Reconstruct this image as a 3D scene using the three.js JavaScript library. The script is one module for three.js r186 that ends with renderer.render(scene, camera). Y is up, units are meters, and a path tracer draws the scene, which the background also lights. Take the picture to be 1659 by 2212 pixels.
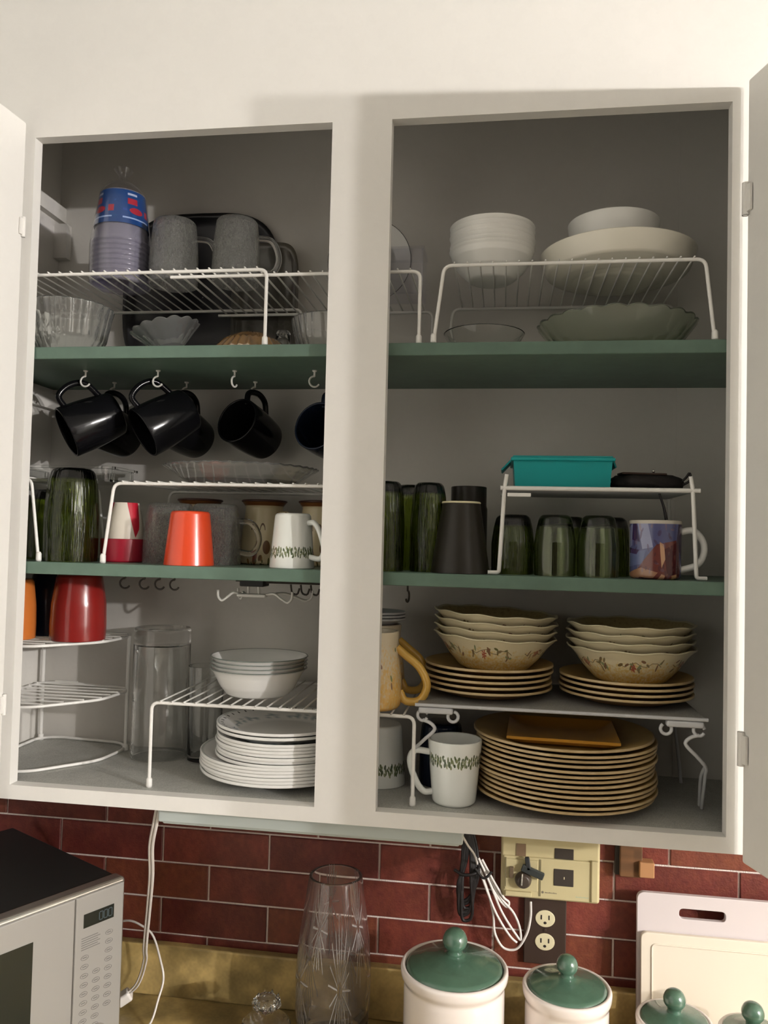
import * as THREE from 'three';
import { RoundedBoxGeometry } from 'three/addons/geometries/RoundedBoxGeometry.js';
import { mergeGeometries, mergeVertices } from 'three/addons/utils/BufferGeometryUtils.js';

// ───────────────────────── camera, light, exposure ─────────────────────────
const scene = new THREE.Scene();
const FL = 1.36;                       // height of the wall cabinet's floor above the room floor
const D2R = Math.PI / 180;
const camera = new THREE.PerspectiveCamera(64.586, 1659 / 2212, 0.02, 30);
camera.position.set(0.1701, FL + 0.3812, 1.1424);
camera.rotation.set(2.036 * D2R, 8.372 * D2R, 1.392 * D2R, 'YXZ');
scene.add(camera);
scene.background = new THREE.Color(0x050505);
const renderer = new THREE.WebGLRenderer({ antialias: true });
renderer.toneMapping = THREE.LinearToneMapping;
renderer.toneMappingExposure = 0.99;
renderer.shadowMap.enabled = true;
renderer.shadowMap.type = THREE.PCFSoftShadowMap;
const BULBS = [[3.364, FL + 0.92, 2.395], [3.536, FL + 0.92, 2.125]];   // two bulbs of one hanging kitchen lamp
const BULB_POWER = 21.5, BULB_COLOR = new THREE.Color().setRGB(1.0, 0.95, 0.925);

// ───────────────────────── helpers ─────────────────────────
let seed = 20240611;
const rnd = () => { seed |= 0; seed = seed + 0x6D2B79F5 | 0; let t = Math.imul(seed ^ seed >>> 15, 1 | seed); t = t + Math.imul(t ^ t >>> 7, 61 | t) ^ t; return ((t ^ t >>> 14) >>> 0) / 4294967296; };
const V = (x, y, z) => new THREE.Vector3(x, y, z);
const rgb = (r, g, b) => new THREE.Color().setRGB(r, g, b);
const ORD = ['lowest', 'second from the bottom', 'third from the bottom', 'fourth from the bottom', 'fifth from the bottom', 'sixth from the bottom', 'seventh from the bottom', 'eighth from the bottom', 'ninth from the bottom', 'tenth from the bottom', 'eleventh from the bottom', 'twelfth from the bottom', 'thirteenth from the bottom'];
const ord = (i, n) => i === n - 1 ? 'topmost' : i === n - 2 ? 'second from the top' : ORD[i];
const taken = new Map();
function numbered(n) { const k = taken.get(n) || 0; taken.set(n, k + 1); return k ? `${n}_${String(k).padStart(3, '0')}` : n; }
function shade(o) { o.traverse(c => { if (c.isMesh) { c.castShadow = true; c.receiveShadow = true; } }); return o; }
function part(name, geo, mat, parent) { const m = new THREE.Mesh(geo, mat); m.name = name; m.castShadow = m.receiveShadow = true; parent.add(m); return m; }
function thing(name, label, category, [x, y, z] = [0, 0, 0], turn = 0, group) {
  const o = new THREE.Group(); o.name = numbered(name); o.position.set(x, y, z); o.rotation.y = turn;
  o.userData = { label, category }; if (group) o.userData.group = group;
  scene.add(o); return o;
}
function single(name, label, category, geo, mat, [x, y, z] = [0, 0, 0], group, turn = 0) {
  const m = new THREE.Mesh(geo, mat); m.name = numbered(name); m.position.set(x, y, z); m.rotation.y = turn;
  m.userData = { label, category }; if (group) m.userData.group = group;
  m.castShadow = m.receiveShadow = true; scene.add(m); return m;
}
function struct(name, geo, mat, label, category) {
  const m = new THREE.Mesh(geo, mat); m.name = name; m.userData = { kind: 'structure', label, category };
  m.castShadow = m.receiveShadow = true; scene.add(m); return m;
}
function dup(root, pos, turn, label, group) {
  const r = root.clone(); r.name = numbered(root.name.replace(/_\d{3}$/, '')); r.userData = { ...root.userData };
  if (label) r.userData.label = label; if (group) r.userData.group = group;
  r.position.set(...pos); if (turn !== undefined && turn !== null) r.rotation.y = turn; scene.add(r); return r;
}
function box(x0, x1, y0, y1, z0, z1) { const g = new THREE.BoxGeometry(x1 - x0, y1 - y0, z1 - z0); g.translate((x0 + x1) / 2, (y0 + y1) / 2, (z0 + z1) / 2); return uvm(g, 2.2); }
function rbox(x0, x1, y0, y1, z0, z1, r = 0.002, s = 2) { const g = new RoundedBoxGeometry(x1 - x0, y1 - y0, z1 - z0, s, r); g.translate((x0 + x1) / 2, (y0 + y1) / 2, (z0 + z1) / 2); return uvm(g, 2.2); }
function uvm(g, s = 1) {                // texture coordinates in metres (times s) from the position, by the way each face points
  const p = g.attributes.position, n = g.attributes.normal, uv = new Float32Array(p.count * 2);
  for (let i = 0; i < p.count; i++) { const a = Math.abs(n.getX(i)), b = Math.abs(n.getY(i)), c = Math.abs(n.getZ(i)), x = p.getX(i), y = p.getY(i), z = p.getZ(i); uv[2 * i] = (a > b && a > c ? z : x) * s; uv[2 * i + 1] = (b > a && b > c ? z : y) * s; }
  g.setAttribute('uv', new THREE.BufferAttribute(uv, 2)); return g;
}
// swept round rod along a polyline
function rod(pts, r, n = 6, caps = true, flat = 1) {
  const P = pts.map(p => Array.isArray(p) ? V(...p) : p), pos = [], nor = [], uv = [], idx = [];
  const T = P.map((p, i) => { const a = P[Math.max(0, i - 1)], b = P[Math.min(P.length - 1, i + 1)]; return b.clone().sub(a).normalize(); });
  let N = Math.abs(T[0].y) < 0.9 ? V(0, 1, 0) : V(1, 0, 0);
  N.sub(T[0].clone().multiplyScalar(N.dot(T[0]))).normalize();
  P.forEach((p, i) => {
    if (i) { N.sub(T[i].clone().multiplyScalar(N.dot(T[i]))).normalize(); }
    const B = T[i].clone().cross(N), rr = typeof r === 'function' ? r(i / (P.length - 1)) : r;
    for (let k = 0; k <= n; k++) {
      const a = k / n * Math.PI * 2, d = N.clone().multiplyScalar(Math.cos(a)).addScaledVector(B, Math.sin(a) * flat);
      pos.push(p.x + d.x * rr, p.y + d.y * rr, p.z + d.z * rr); d.normalize(); nor.push(d.x, d.y, d.z); uv.push(k / n, i / (P.length - 1));
    }
  });
  const w = n + 1;
  for (let i = 0; i < P.length - 1; i++) for (let k = 0; k < n; k++) { const a = i * w + k; idx.push(a, a + 1, a + w, a + 1, a + w + 1, a + w); }
  if (caps) for (const e of [0, P.length - 1]) {
    const c = pos.length / 3, t = T[e].clone().multiplyScalar(e ? 1 : -1); pos.push(P[e].x, P[e].y, P[e].z); nor.push(t.x, t.y, t.z); uv.push(.5, .5);
    for (let k = 0; k < n; k++) { const a = e * w + k; if (e) idx.push(a, a + 1, c); else idx.push(a + 1, a, c); }
  }
  const g = new THREE.BufferGeometry();
  g.setAttribute('position', new THREE.Float32BufferAttribute(pos, 3)); g.setAttribute('normal', new THREE.Float32BufferAttribute(nor, 3)); g.setAttribute('uv', new THREE.Float32BufferAttribute(uv, 2)); g.setIndex(idx);
  return g;
}
function bend(pts, rad, n = 5) {        // polyline with rounded corners
  const P = pts.map(p => V(...p)), out = [P[0]];
  for (let i = 1; i < P.length - 1; i++) {
    const a = P[i - 1].clone().sub(P[i]), b = P[i + 1].clone().sub(P[i]);
    const d = Math.min(rad, a.length() * .49, b.length() * .49), s = P[i].clone().addScaledVector(a.normalize(), d), e = P[i].clone().addScaledVector(b.normalize(), d);
    for (let k = 0; k <= n; k++) { const t = k / n; out.push(s.clone().multiplyScalar((1 - t) ** 2).addScaledVector(P[i], 2 * t * (1 - t)).addScaledVector(e, t * t)); }
  }
  out.push(P[P.length - 1]); return out;
}
const curve = (pts, n = 24, closed = false) => new THREE.CatmullRomCurve3(pts.map(p => V(...p)), closed, 'centripetal').getPoints(n);
// lathe from a profile [[r, y], ...]; soft() rounds its corners
function lathe(prof, seg = 40) { return new THREE.LatheGeometry(prof.map(([r, y]) => new THREE.Vector2(Math.max(r, 0), y)), seg); }
function soft(prof, rad) { return bend(prof.map(([r, y]) => [r, y, 0]), rad, 3).map(p => [p.x, p.y]); }
// hollow vessel: outer profile bottom to top, wall t, bottom tb; v runs 0..0.5 outside and 0.5..1 inside
function vessel(outer, t, tb, seg = 40, rad = 0.003) {
  const o = soft(outer, rad), y0 = o[0][1], yT = o[o.length - 1][1];
  const inn = o.filter(p => p[1] > y0 + tb).map(([r, y]) => [Math.max(r - t, 0.001), y]);
  const rb = inn.length ? inn[0][0] : 0.01, prof = [];
  const rim = [[o[o.length - 1][0] - t * .25, yT + t * .35], [o[o.length - 1][0] - t * .75, yT + t * .35]];
  const up = [[0, y0], ...o, rim[0]], down = [rim[1], ...inn.reverse(), [rb * .9, y0 + tb], [0, y0 + tb]];
  prof.push(...up, ...down);
  const g = lathe(prof, seg), uv = g.attributes.uv, n = prof.length;
  const len = (A) => { const L = [0]; for (let i = 1; i < A.length; i++) L.push(L[i - 1] + Math.hypot(A[i][0] - A[i - 1][0], A[i][1] - A[i - 1][1])); return L.map(l => l / L[L.length - 1]); };
  const vv = [...len(up).map(l => l * .5), ...len(down).map(l => .5 + l * .5)];
  for (let i = 0; i < uv.count; i++) uv.setY(i, vv[i % n]);
  return g;
}
function ripple(g, fn) {                // radial change r -> r * fn(theta, y); welds the seam so that normals stay smooth
  const p = g.attributes.position;
  for (let i = 0; i < p.count; i++) { const x = p.getX(i), z = p.getZ(i), y = p.getY(i), q = fn(Math.atan2(z, x), y, Math.hypot(x, z)); p.setX(i, x * q[0]); p.setZ(i, z * q[0]); p.setY(i, y + (q[1] || 0)); }
  g.deleteAttribute('normal'); g.deleteAttribute('uv'); const m = mergeVertices(g, 1e-6); m.computeVertexNormals(); return m;
}
function paint(g, fn) {                 // vertex colours from position
  const p = g.attributes.position, c = new Float32Array(p.count * 3);
  for (let i = 0; i < p.count; i++) { const k = fn(p.getX(i), p.getY(i), p.getZ(i), i); c[i * 3] = k[0]; c[i * 3 + 1] = k[1]; c[i * 3 + 2] = k[2]; }
  g.setAttribute('color', new THREE.BufferAttribute(c, 3)); return g;
}
const join = gs => mergeGeometries(gs.map(g => { const h = g.index ? g.toNonIndexed() : g; for (const k of Object.keys(h.attributes)) if (!['position', 'normal', 'uv'].includes(k)) h.deleteAttribute(k); return h; }));
const moved = (g, x, y, z) => { g.translate(x, y, z); return g; };
const turned = (g, rx, ry, rz) => { if (rx) g.rotateX(rx); if (ry) g.rotateY(ry); if (rz) g.rotateZ(rz); return g; };
// textures
function canvasTex(w, h, draw, color = true) {
  const c = document.createElement('canvas'); c.width = w; c.height = h; const x = c.getContext('2d'); draw(x, w, h);
  const t = new THREE.CanvasTexture(c); t.wrapS = t.wrapT = THREE.RepeatWrapping; if (color) t.colorSpace = THREE.SRGBColorSpace; t.magFilter = THREE.LinearFilter; return t;
}
function lattice(n) { const a = new Float32Array(n * n); for (let i = 0; i < n * n; i++) a[i] = rnd(); return (u, v) => { const x = ((u % 1) + 1) % 1 * n, y = ((v % 1) + 1) % 1 * n, i = Math.floor(x), j = Math.floor(y), f = x - i, g = y - j, s = f * f * (3 - 2 * f), t = g * g * (3 - 2 * g), A = (p, q) => a[(q % n) * n + p % n]; return (A(i, j) * (1 - s) + A(i + 1, j) * s) * (1 - t) + (A(i, j + 1) * (1 - s) + A(i + 1, j + 1) * s) * t; }; }
function dataTex(n, fn, color) {
  const d = new Uint8Array(n * n * 4);
  for (let j = 0; j < n; j++) for (let i = 0; i < n; i++) { const k = fn(i / n, j / n), o = (j * n + i) * 4; for (let c = 0; c < 3; c++) d[o + c] = Math.max(0, Math.min(255, Math.round((Array.isArray(k) ? k[c] : k) * 255))); d[o + 3] = 255; }
  const t = new THREE.DataTexture(d, n, n); t.wrapS = t.wrapT = THREE.RepeatWrapping; t.magFilter = THREE.LinearFilter; t.minFilter = THREE.LinearMipmapLinearFilter; t.generateMipmaps = true; if (color) t.colorSpace = THREE.SRGBColorSpace; t.needsUpdate = true; return t;
}
const rep = (t, x, y) => { const c = t.clone(); c.repeat.set(x, y); c.needsUpdate = true; return c; };
const L8 = lattice(8), L24 = lattice(24), L64 = lattice(64), L128 = lattice(128);
const fbm = (u, v) => .4 * L8(u, v) + .3 * L24(u, v) + .2 * L64(u, v) + .1 * L128(u, v);
const bumpSoft = dataTex(256, (u, v) => fbm(u, v));
const bumpFine = dataTex(256, (u, v) => .5 * L64(u, v) + .5 * L128(u, v));
const std = (o) => new THREE.MeshStandardMaterial(o), phy = (o) => new THREE.MeshPhysicalMaterial(o);

// ───────────────────────── materials ─────────────────────────
const M = {};
const paintMap = dataTex(256, (u, v) => { const k = .99 + .02 * (fbm(u, v) - .5); return [k, k, k]; }, true);
M.paint = std({ color: rgb(.80, .785, .745), roughness: .5, map: paintMap, bumpMap: bumpSoft, bumpScale: .0006 });
M.room = std({ color: rgb(.70, .70, .66), roughness: .9 });
M.darkWood = std({ color: rgb(.045, .032, .024), roughness: .55 });
M.ceiling = std({ color: rgb(.80, .80, .76), roughness: .9 });
M.floorTile = std({ color: rgb(.10, .085, .065), roughness: .6, map: paintMap });
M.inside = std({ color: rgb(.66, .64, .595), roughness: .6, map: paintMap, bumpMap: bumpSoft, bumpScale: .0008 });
const greenMap = dataTex(256, (u, v) => { const k = .93 + .16 * (fbm(u, v) - .5); return [k, k, k]; }, true);
M.green = std({ color: rgb(.120, .198, .150), roughness: .45, map: greenMap });
const linerMap = dataTex(512, (u, v) => { const a = L128(u * 3.1, v * 3.1), b = L128(u * 5.3 + .3, v * 5.3), k = .86 + .2 * (a - .5) + .1 * (fbm(u, v) - .5) - (b > .86 ? .22 : 0); return [k, k, k * .985]; }, true);
M.liner = std({ color: rgb(.62, .625, .60), roughness: .55, map: rep(linerMap, 1.6, 1.6) });
M.wire = std({ color: rgb(.80, .79, .75), roughness: .35 });
M.wireGrey = std({ color: rgb(.55, .56, .57), roughness: .4 });
M.whitePlastic = std({ color: rgb(.78, .77, .72), roughness: .4 });
M.darkMetal = std({ color: rgb(.08, .07, .06), roughness: .4, metalness: .6 });
M.blackGloss = phy({ color: rgb(.005, .005, .006), roughness: .14, specularIntensity: .45 });
M.navyGloss = phy({ color: rgb(.008, .014, .03), roughness: .14, specularIntensity: .6 });
M.blackPan = std({ color: rgb(.008, .008, .010), roughness: .3 });
M.ribGlass = phy({ color: rgb(.95, .96, .94), roughness: .05, transmission: .93, ior: 1.5, thickness: .003 });
M.glass = phy({ color: rgb(.97, .98, .97), roughness: .02, transmission: 1, ior: 1.5, thickness: .003 });
M.cutGlass = phy({ color: rgb(.95, .96, .93), roughness: .06, transmission: .945, ior: 1.5, thickness: .003, bumpMap: rep(bumpSoft, 6, 3), bumpScale: .006 });
M.cupPlastic = phy({ color: rgb(.74, .73, .80), roughness: .10, transmission: .84, ior: 1.45, thickness: 0 });
M.clearPlastic = phy({ color: rgb(.95, .95, .97), roughness: .05, transmission: 1, ior: 1.45, thickness: 0 });
M.greenGlass = phy({ color: rgb(.72, .80, .42), roughness: .02, transmission: 1, ior: 1.5, thickness: .004, attenuationColor: rgb(.32, .38, .07), attenuationDistance: .008, bumpMap: rep(bumpSoft, 3, .3), bumpScale: .0016 });
M.paleGreenGlass = phy({ color: rgb(.88, .92, .82), roughness: .10, transmission: .90, ior: 1.5, thickness: .004, attenuationColor: rgb(.66, .74, .54), attenuationDistance: .02, bumpMap: rep(bumpSoft, 5, 2), bumpScale: .004 });
M.amberGlass = phy({ color: rgb(.24, .115, .018), roughness: .15, transmission: .45, ior: 1.5, thickness: .004, attenuationColor: rgb(.55, .28, .05), attenuationDistance: .008 });
M.smoke = phy({ color: rgb(.42, .40, .35), roughness: .1, transmission: .9, ior: 1.45, thickness: 0 });
M.orange = phy({ color: rgb(.68, .062, .016), roughness: .28, clearcoat: .35, clearcoatRoughness: .15 });
M.redGlaze = phy({ color: rgb(.225, .012, .010), roughness: .22, clearcoat: .6, clearcoatRoughness: .1 });
M.redPlastic = std({ color: rgb(.28, .007, .022), roughness: .35 });
M.milk = phy({ color: rgb(.83, .86, .82), roughness: .22, clearcoat: .4, clearcoatRoughness: .1 });
M.corelle = phy({ color: rgb(.84, .84, .815), roughness: .2, clearcoat: .4, clearcoatRoughness: .1, vertexColors: true });
M.whiteWare = phy({ color: rgb(.84, .84, .80), roughness: .3, clearcoat: .2 });
M.creamWare = phy({ color: rgb(.82, .79, .68), roughness: .35, clearcoat: .2 });
M.teal = std({ color: rgb(.002, .31, .31), roughness: .4 });
M.darkPlastic = phy({ color: rgb(.020, .017, .012), roughness: .32, specularIntensity: .6 });
M.cream = std({ color: rgb(.70, .64, .42), roughness: .4 });
M.brownPlate = std({ color: rgb(.045, .028, .02), roughness: .45 });
M.slot = std({ color: rgb(.02, .016, .014), roughness: .6 });
M.blackCord = std({ color: rgb(.012, .010, .010), roughness: .5 });
M.cordWhite = std({ color: rgb(.80, .76, .72), roughness: .45 });
M.silver = std({ color: rgb(.35, .34, .315), roughness: .38, metalness: .25 });
M.chrome = std({ color: rgb(.75, .73, .68), roughness: .22, metalness: .9 });
M.blackShell = std({ color: rgb(.010, .010, .010), roughness: .55 });
M.screen = phy({ color: rgb(.018, .020, .015), roughness: .12 });
M.ceramicWhite = phy({ color: rgb(.83, .76, .71), roughness: .16, clearcoat: .6, clearcoatRoughness: .05 });
M.lidGreen = phy({ color: rgb(.085, .172, .118), roughness: .18, clearcoat: .6, clearcoatRoughness: .06, map: greenMap });
M.counter = std({ color: rgb(.62, .47, .20), roughness: .4, map: dataTex(256, (u, v) => { const a = L8(u, v), k = .80 + .35 * (a - .5) + .18 * (L24(u, v) - .5) + .08 * (L128(u, v) - .5); return [k, k * .985, k * .95]; }, true) });
M.boardLilac = std({ color: rgb(.66, .60, .60), roughness: .5 });
M.boardCream = std({ color: rgb(.78, .71, .59), roughness: .5 });
M.wood = std({ color: rgb(.24, .11, .04), roughness: .6, map: dataTex(128, (u, v) => { const k = .8 + .3 * (L64(u * .2, v) - .5); return [k, k, k]; }, true) });
M.fixture = std({ color: rgb(.50, .56, .54), roughness: .5 });

// ───────────────────────── room shell ─────────────────────────
const RX0 = -1.02, RX1 = 4.5, RZ0 = -0.29, RZ1 = 3.6, RH = 2.64, TW = .1;
struct('floor', box(RX0 - TW, RX1 + TW, -TW, 0, RZ0 - TW, RZ1 + TW), M.floorTile, 'brown kitchen floor', 'floor');
struct('ceiling', box(RX0 - TW, RX1 + TW, RH, RH + TW, RZ0 - TW, RZ1 + TW), M.ceiling, 'white kitchen ceiling', 'ceiling');
struct('wall_left', box(RX0 - TW, RX0, 0, RH, RZ0 - TW, RZ1 + TW), M.room, 'plain painted wall beside the microwave', 'wall');
struct('wall_right', box(RX1, RX1 + TW, 0, RH, RZ0 - TW, RZ1 + TW), M.room, 'plain painted wall at the right end of the kitchen', 'wall');
struct('wall_front', box(RX0 - TW, RX1 + TW, 0, RH, RZ1, RZ1 + TW), M.darkWood, 'dark wood panelled wall facing the cabinets', 'wall');
struct('wall_upper', box(RX0, RX1, FL + 1.012, RH, -.02, 0), M.paint, 'cream painted soffit wall above the open cabinet', 'wall');
M.mortar = std({ color: rgb(.80, .70, .64), roughness: .9, bumpMap: rep(bumpFine, 8, 4), bumpScale: .001 });
const wallBack = struct('wall_back', box(RX0 - TW, RX1 + TW, 0, RH, RZ0 - TW, RZ0), M.mortar, 'brick-faced kitchen wall with pale mortar lines under the cabinet', 'wall');
{ // bricks: courses 0.0638 high, 0.2 long, running bond
  const L = .2, H = .0638, gap = .0036, dz = .0035, c = .0012;
  const brickGeo = (w) => {
    const h = H - gap, x = w / 2, y = h / 2, B = [[-x, -y, 0], [x, -y, 0], [x, y, 0], [-x, y, 0]], Mid = B.map(p => [p[0], p[1], dz - c]), F = B.map(p => [p[0] - Math.sign(p[0]) * c, p[1] - Math.sign(p[1]) * c, dz]);
    const pos = [], quad = (a, b, d, e) => pos.push(...a, ...b, ...d, ...a, ...d, ...e);
    quad(...F); for (let i = 0; i < 4; i++) { const j = (i + 1) % 4; quad(Mid[i], Mid[j], F[j], F[i]); quad(B[i], B[j], Mid[j], Mid[i]); }
    const g = new THREE.BufferGeometry(); g.setAttribute('position', new THREE.Float32BufferAttribute(pos, 3));
    const uv = []; for (let i = 0; i < pos.length; i += 3) uv.push(pos[i] / .2 + .5, pos[i + 1] / .2 + .5); g.setAttribute('uv', new THREE.Float32BufferAttribute(uv, 2)); g.computeVertexNormals(); return g;
  };
  const full = brickGeo(L - gap);
  const mats = [[.205, .046, .030], [.18, .042, .027], [.23, .054, .036], [.17, .036, .026], [.215, .062, .032]].map((k, i) => {
    const ox = i * .37, tex = dataTex(128, (u, v) => { const a = L8(u + ox, v * .7 + ox), b = L24(u * 1.3 + ox, v), k2 = .88 + .16 * (a - .5) + .12 * (b - .5) + .08 * (L128(u, v) - .5); return [k2, k2 * (.96 + .1 * (b - .5)), k2 * .96]; }, true);
    return std({ color: rgb(...k), roughness: .5, map: tex, bumpMap: bumpFine, bumpScale: .0004 });
  });
  for (let r = -6; r <= 7; r++) {       // course r spans h = -0.150 - 0.0638 r … ; course 0 lies under the cabinet edge
    const top = -.0868 - r * H * 1; if (top > 1.0 || top - H < -.46) continue;
    if (top > .1) continue;              // higher courses are covered by the cabinet
    const off = (r % 2 === 0) ? -.1445 : -.2335;
    for (let k = -5; k <= 6; k++) {
      let x0 = off + k * L, x1 = x0 + L; if (x1 < RX0 + .01 || x0 > 1.45) continue; x0 = Math.max(x0, RX0);
      const g = x1 - x0 > L - .001 ? full : brickGeo(x1 - x0 - gap);
      const b = part('brick', g, mats[Math.floor(rnd() * 5)], wallBack);
      b.position.set((x0 + x1) / 2, FL + top - H / 2, RZ0 + (rnd() - .5) * .0012); b.rotation.set(0, (rnd() - .5) * .004, (rnd() - .5) * .003);
    }
  }
}

// ───────────────────────── the wall cabinet ─────────────────────────
const XL = -.5588, XC = -.0883, XR = .47, HT = .993;
const cab = thing('kitchen_cabinet', 'white painted wall cabinet with two open doors and green shelves', 'cabinet', [0, FL, 0]);
part('stile', box(-.70, XL, 0, HT, -.02, 0), M.paint, cab);
part('stile', box(XC, 0, 0, HT, -.02, 0), M.paint, cab);
part('stile', box(XR, .62, 0, HT, -.02, 0), M.paint, cab);
part('rail', box(-.70, .62, HT, 1.012, -.02, 0), M.paint, cab);
part('rail', box(-.70, .62, -.0213, 0, -.02, 0), M.paint, cab);
part('back_panel', box(-.70, .457, -.0213, 1.245, -.288, -.280), M.inside, cab);
part('back_panel', box(.457, .62, -.0213, 1.245, -.288, -.2785), M.inside, cab);
part('side_panel', box(-.70, -.68, -.0213, 1.245, -.280, -.0205), M.inside, cab);
part('side_panel', box(.60, .62, -.0213, 1.245, -.280, -.0205), M.inside, cab);
part('top_panel', box(-.68, .60, 1.225, 1.245, -.280, -.0205), M.inside, cab);
part('bottom_panel', box(-.68, .60, -.0213, -.0008, -.280, -.02), M.paint, cab);
part('shelf_liner', box(-.68, .60, -.0008, 0, -.280, -.0202), M.liner, cab).userData.label = 'speckled grey shelf liner';
part('shelf', rbox(-.68, .60, .652, .671, -.280, -.022, .0015), M.green, cab).userData.label = 'green painted shelf board';
part('shelf', rbox(-.68, .60, .317, .336, -.280, -.022, .0015), M.green, cab).userData.label = 'green painted shelf board';
part('cleat', box(-.68, -.667, .972, 1.0, -.28, -.03), M.inside, cab);
part('cleat', box(-.68, -.667, .612, .640, -.28, -.03), M.inside, cab);
part('corner_block', box(-.68, -.655, .90, .965, -.28, -.262), M.inside, cab);
{ // doors, hinged at the outer edges and swung open
  const dg = (s) => { const g = new RoundedBoxGeometry(.486, 1.037, .018, 3, .004); g.translate(s * .243, -.0125 + .506, .009); return uvm(g, 2.2); };
  const knuckle = () => join([rod([[0, -.022, 0], [0, .022, 0]], .005, 8), box(-.012, 0, -.018, .018, -.0015, .0015)]);
  const dr = part('door', dg(-1), M.paint, cab); dr.position.set(.4845, 0, .0180); dr.rotation.y = 107.6 * D2R;   // closed it would run to -x
  for (const h of [.848, .122]) { const k = part('hinge', knuckle(), M.paint, dr); k.position.set(-.002, h, -.003); }
  const dl = part('door', dg(1), M.paint, cab); dl.position.set(-.567, 0, .010); dl.rotation.y = -95 * D2R;
  for (const h of [.848, .122]) { const k = part('hinge', knuckle(), M.paint, dl); k.position.set(.002, h, -.002); k.rotation.z = Math.PI; k.scale.setScalar(.7); }
}

// ───────────────────────── lamp (outside the frame, to the right) ─────────────────────────
{
  const lamp = thing('hanging_lamp', 'two-bulb hanging kitchen lamp under the ceiling', 'lamp', [3.45, RH, 2.26]);
  const rel = ([x, y, z]) => [x - 3.45, y - RH, z - 2.26];
  part('canopy', moved(lathe([[0, 0], [.06, 0], [.055, -.02], [.01, -.03], [0, -.03]], 24), 0, 0, 0), M.chrome, lamp);
  part('stem', rod([[0, -.02, 0], [0, -.24, 0]], .006, 8), M.chrome, lamp);
  const a = rel(BULBS[0]), b = rel(BULBS[1]);
  part('arm', rod(bend([[a[0], a[1] + .05, a[2]], [a[0], -.24, a[2]], [b[0], -.24, b[2]], [b[0], b[1] + .05, b[2]]], .03), .005, 8), M.chrome, lamp);
  const glow = std({ color: 0xffffff, emissive: BULB_COLOR, emissiveIntensity: 18 });
  for (const q of [a, b]) {
    const bulb = part('bulb', moved(lathe(soft([[0, -.035], [.02, -.03], [.03, -.008], [.027, .015], [.013, .045], [0, .05]], .01), 20), q[0], q[1], q[2]), glow, lamp);
    bulb.castShadow = false;
  }
  for (const p of BULBS) { const l = new THREE.PointLight(BULB_COLOR, BULB_POWER, 0, 2); l.position.set(...p); l.castShadow = true; l.shadow.radius = 1.5; l.shadow.mapSize.set(2048, 2048); l.shadow.bias = -.0005; l.name = 'lamp_light'; scene.add(l); }
}

// ───────────────────────── counter ─────────────────────────
const CT = -.442;
const counter = thing('kitchen_counter', 'mottled yellow laminate counter with low backsplash against the brick wall', 'counter', [0, 0, 0]);
part('counter_top', rbox(RX0 + .004, 2.0, FL + CT - .038, FL + CT, RZ0 + .007, .34, .004), M.counter, counter);
part('backsplash', rbox(RX0 + .004, 2.0, FL + CT, FL - .352, RZ0 + .007, RZ0 + .026, .004), M.counter, counter);
part('base_cabinet', box(RX0 + .004, 2.0, .0, FL + CT - .038, RZ0 + .01, .30), M.paint, counter);

// ───────────────────────── wire racks ─────────────────────────
function wireRack(name, label, o) {
  const { x0, x1, zf, zb, base, top, splay = 0, pitch = .019, side = 'both' } = o, rf = .0027, H = top - base;
  const t = thing(name, label, 'rack', [(x0 + x1) / 2, FL + base, (zf + zb) / 2]);
  const cx = (x0 + x1) / 2, cz = (zf + zb) / 2, a = x0 - cx, b = x1 - cx;
  const frame = (z) => rod(bend([...(side === 'right' ? [[a, H, z]] : [[a - splay, .001, z], [a, H, z]]), [b, H, z], [b + splay, .001, z]], .012), rf, 8);
  part('front_frame', frame(zf - cz), M.wire, t); part('back_frame', frame(zb - cz), M.wire, t);
  const cap = lathe([[0, 0], [.0042, 0], [.0046, .003], [.0044, .012], [.0026, .015], [0, .015]], 10);
  for (const z of [zf - cz, zb - cz]) for (const x of side === 'right' ? [b + splay] : [a - splay, b + splay]) part('foot', cap, M.wire, t).position.set(x, 0, z);
  const n = Math.max(2, Math.round((x1 - x0 - .03) / pitch)), wg = rod([[0, 0, zb - cz - .004], [0, 0, zf - cz + .004]], .0014, 6);
  for (let i = 0; i <= n; i++) part('wire', wg, M.wire, t).position.set(a + .015 + (b - a - .03) * i / n, H + .0030, 0);
  return t;
}
const S1 = .671, S2 = .336;
wireRack('wire_rack', 'white wire shelf rack carrying the plastic cups and glass mugs', { x0: -.655, x1: -.1905, zf: -.030, zb: -.243, base: S1, top: .7872 });
wireRack('wire_rack', 'white wire shelf rack tucked under its neighbour and running behind the centre stile', { x0: -.345, x1: .0425, zf: -.034, zb: -.247, base: S1, top: .7800, side: 'right' });
wireRack('wire_rack', 'white wire shelf rack with splayed legs carrying the white bowls and platter', { x0: .078, x1: .4435, zf: -.030, zb: -.253, base: S1, top: .786, splay: .0135 });
wireRack('wire_rack', 'white wire shelf rack with splayed leg carrying the fluted glass platter', { x0: -.4284, x1: -.05, zf: -.040, zb: -.255, base: S2, top: .4605, splay: .0145 });
wireRack('wire_rack', 'white wire shelf rack end carrying a clear glass baking dish', { x0: -.655, x1: -.568, zf: -.040, zb: -.255, base: S2, top: .466, splay: .0175 });
wireRack('wire_rack', 'white wire shelf rack with straight legs carrying the striped white bowls', { x0: -.3525, x1: .0485, zf: -.035, zb: -.262, base: 0, top: .1275 });

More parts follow.
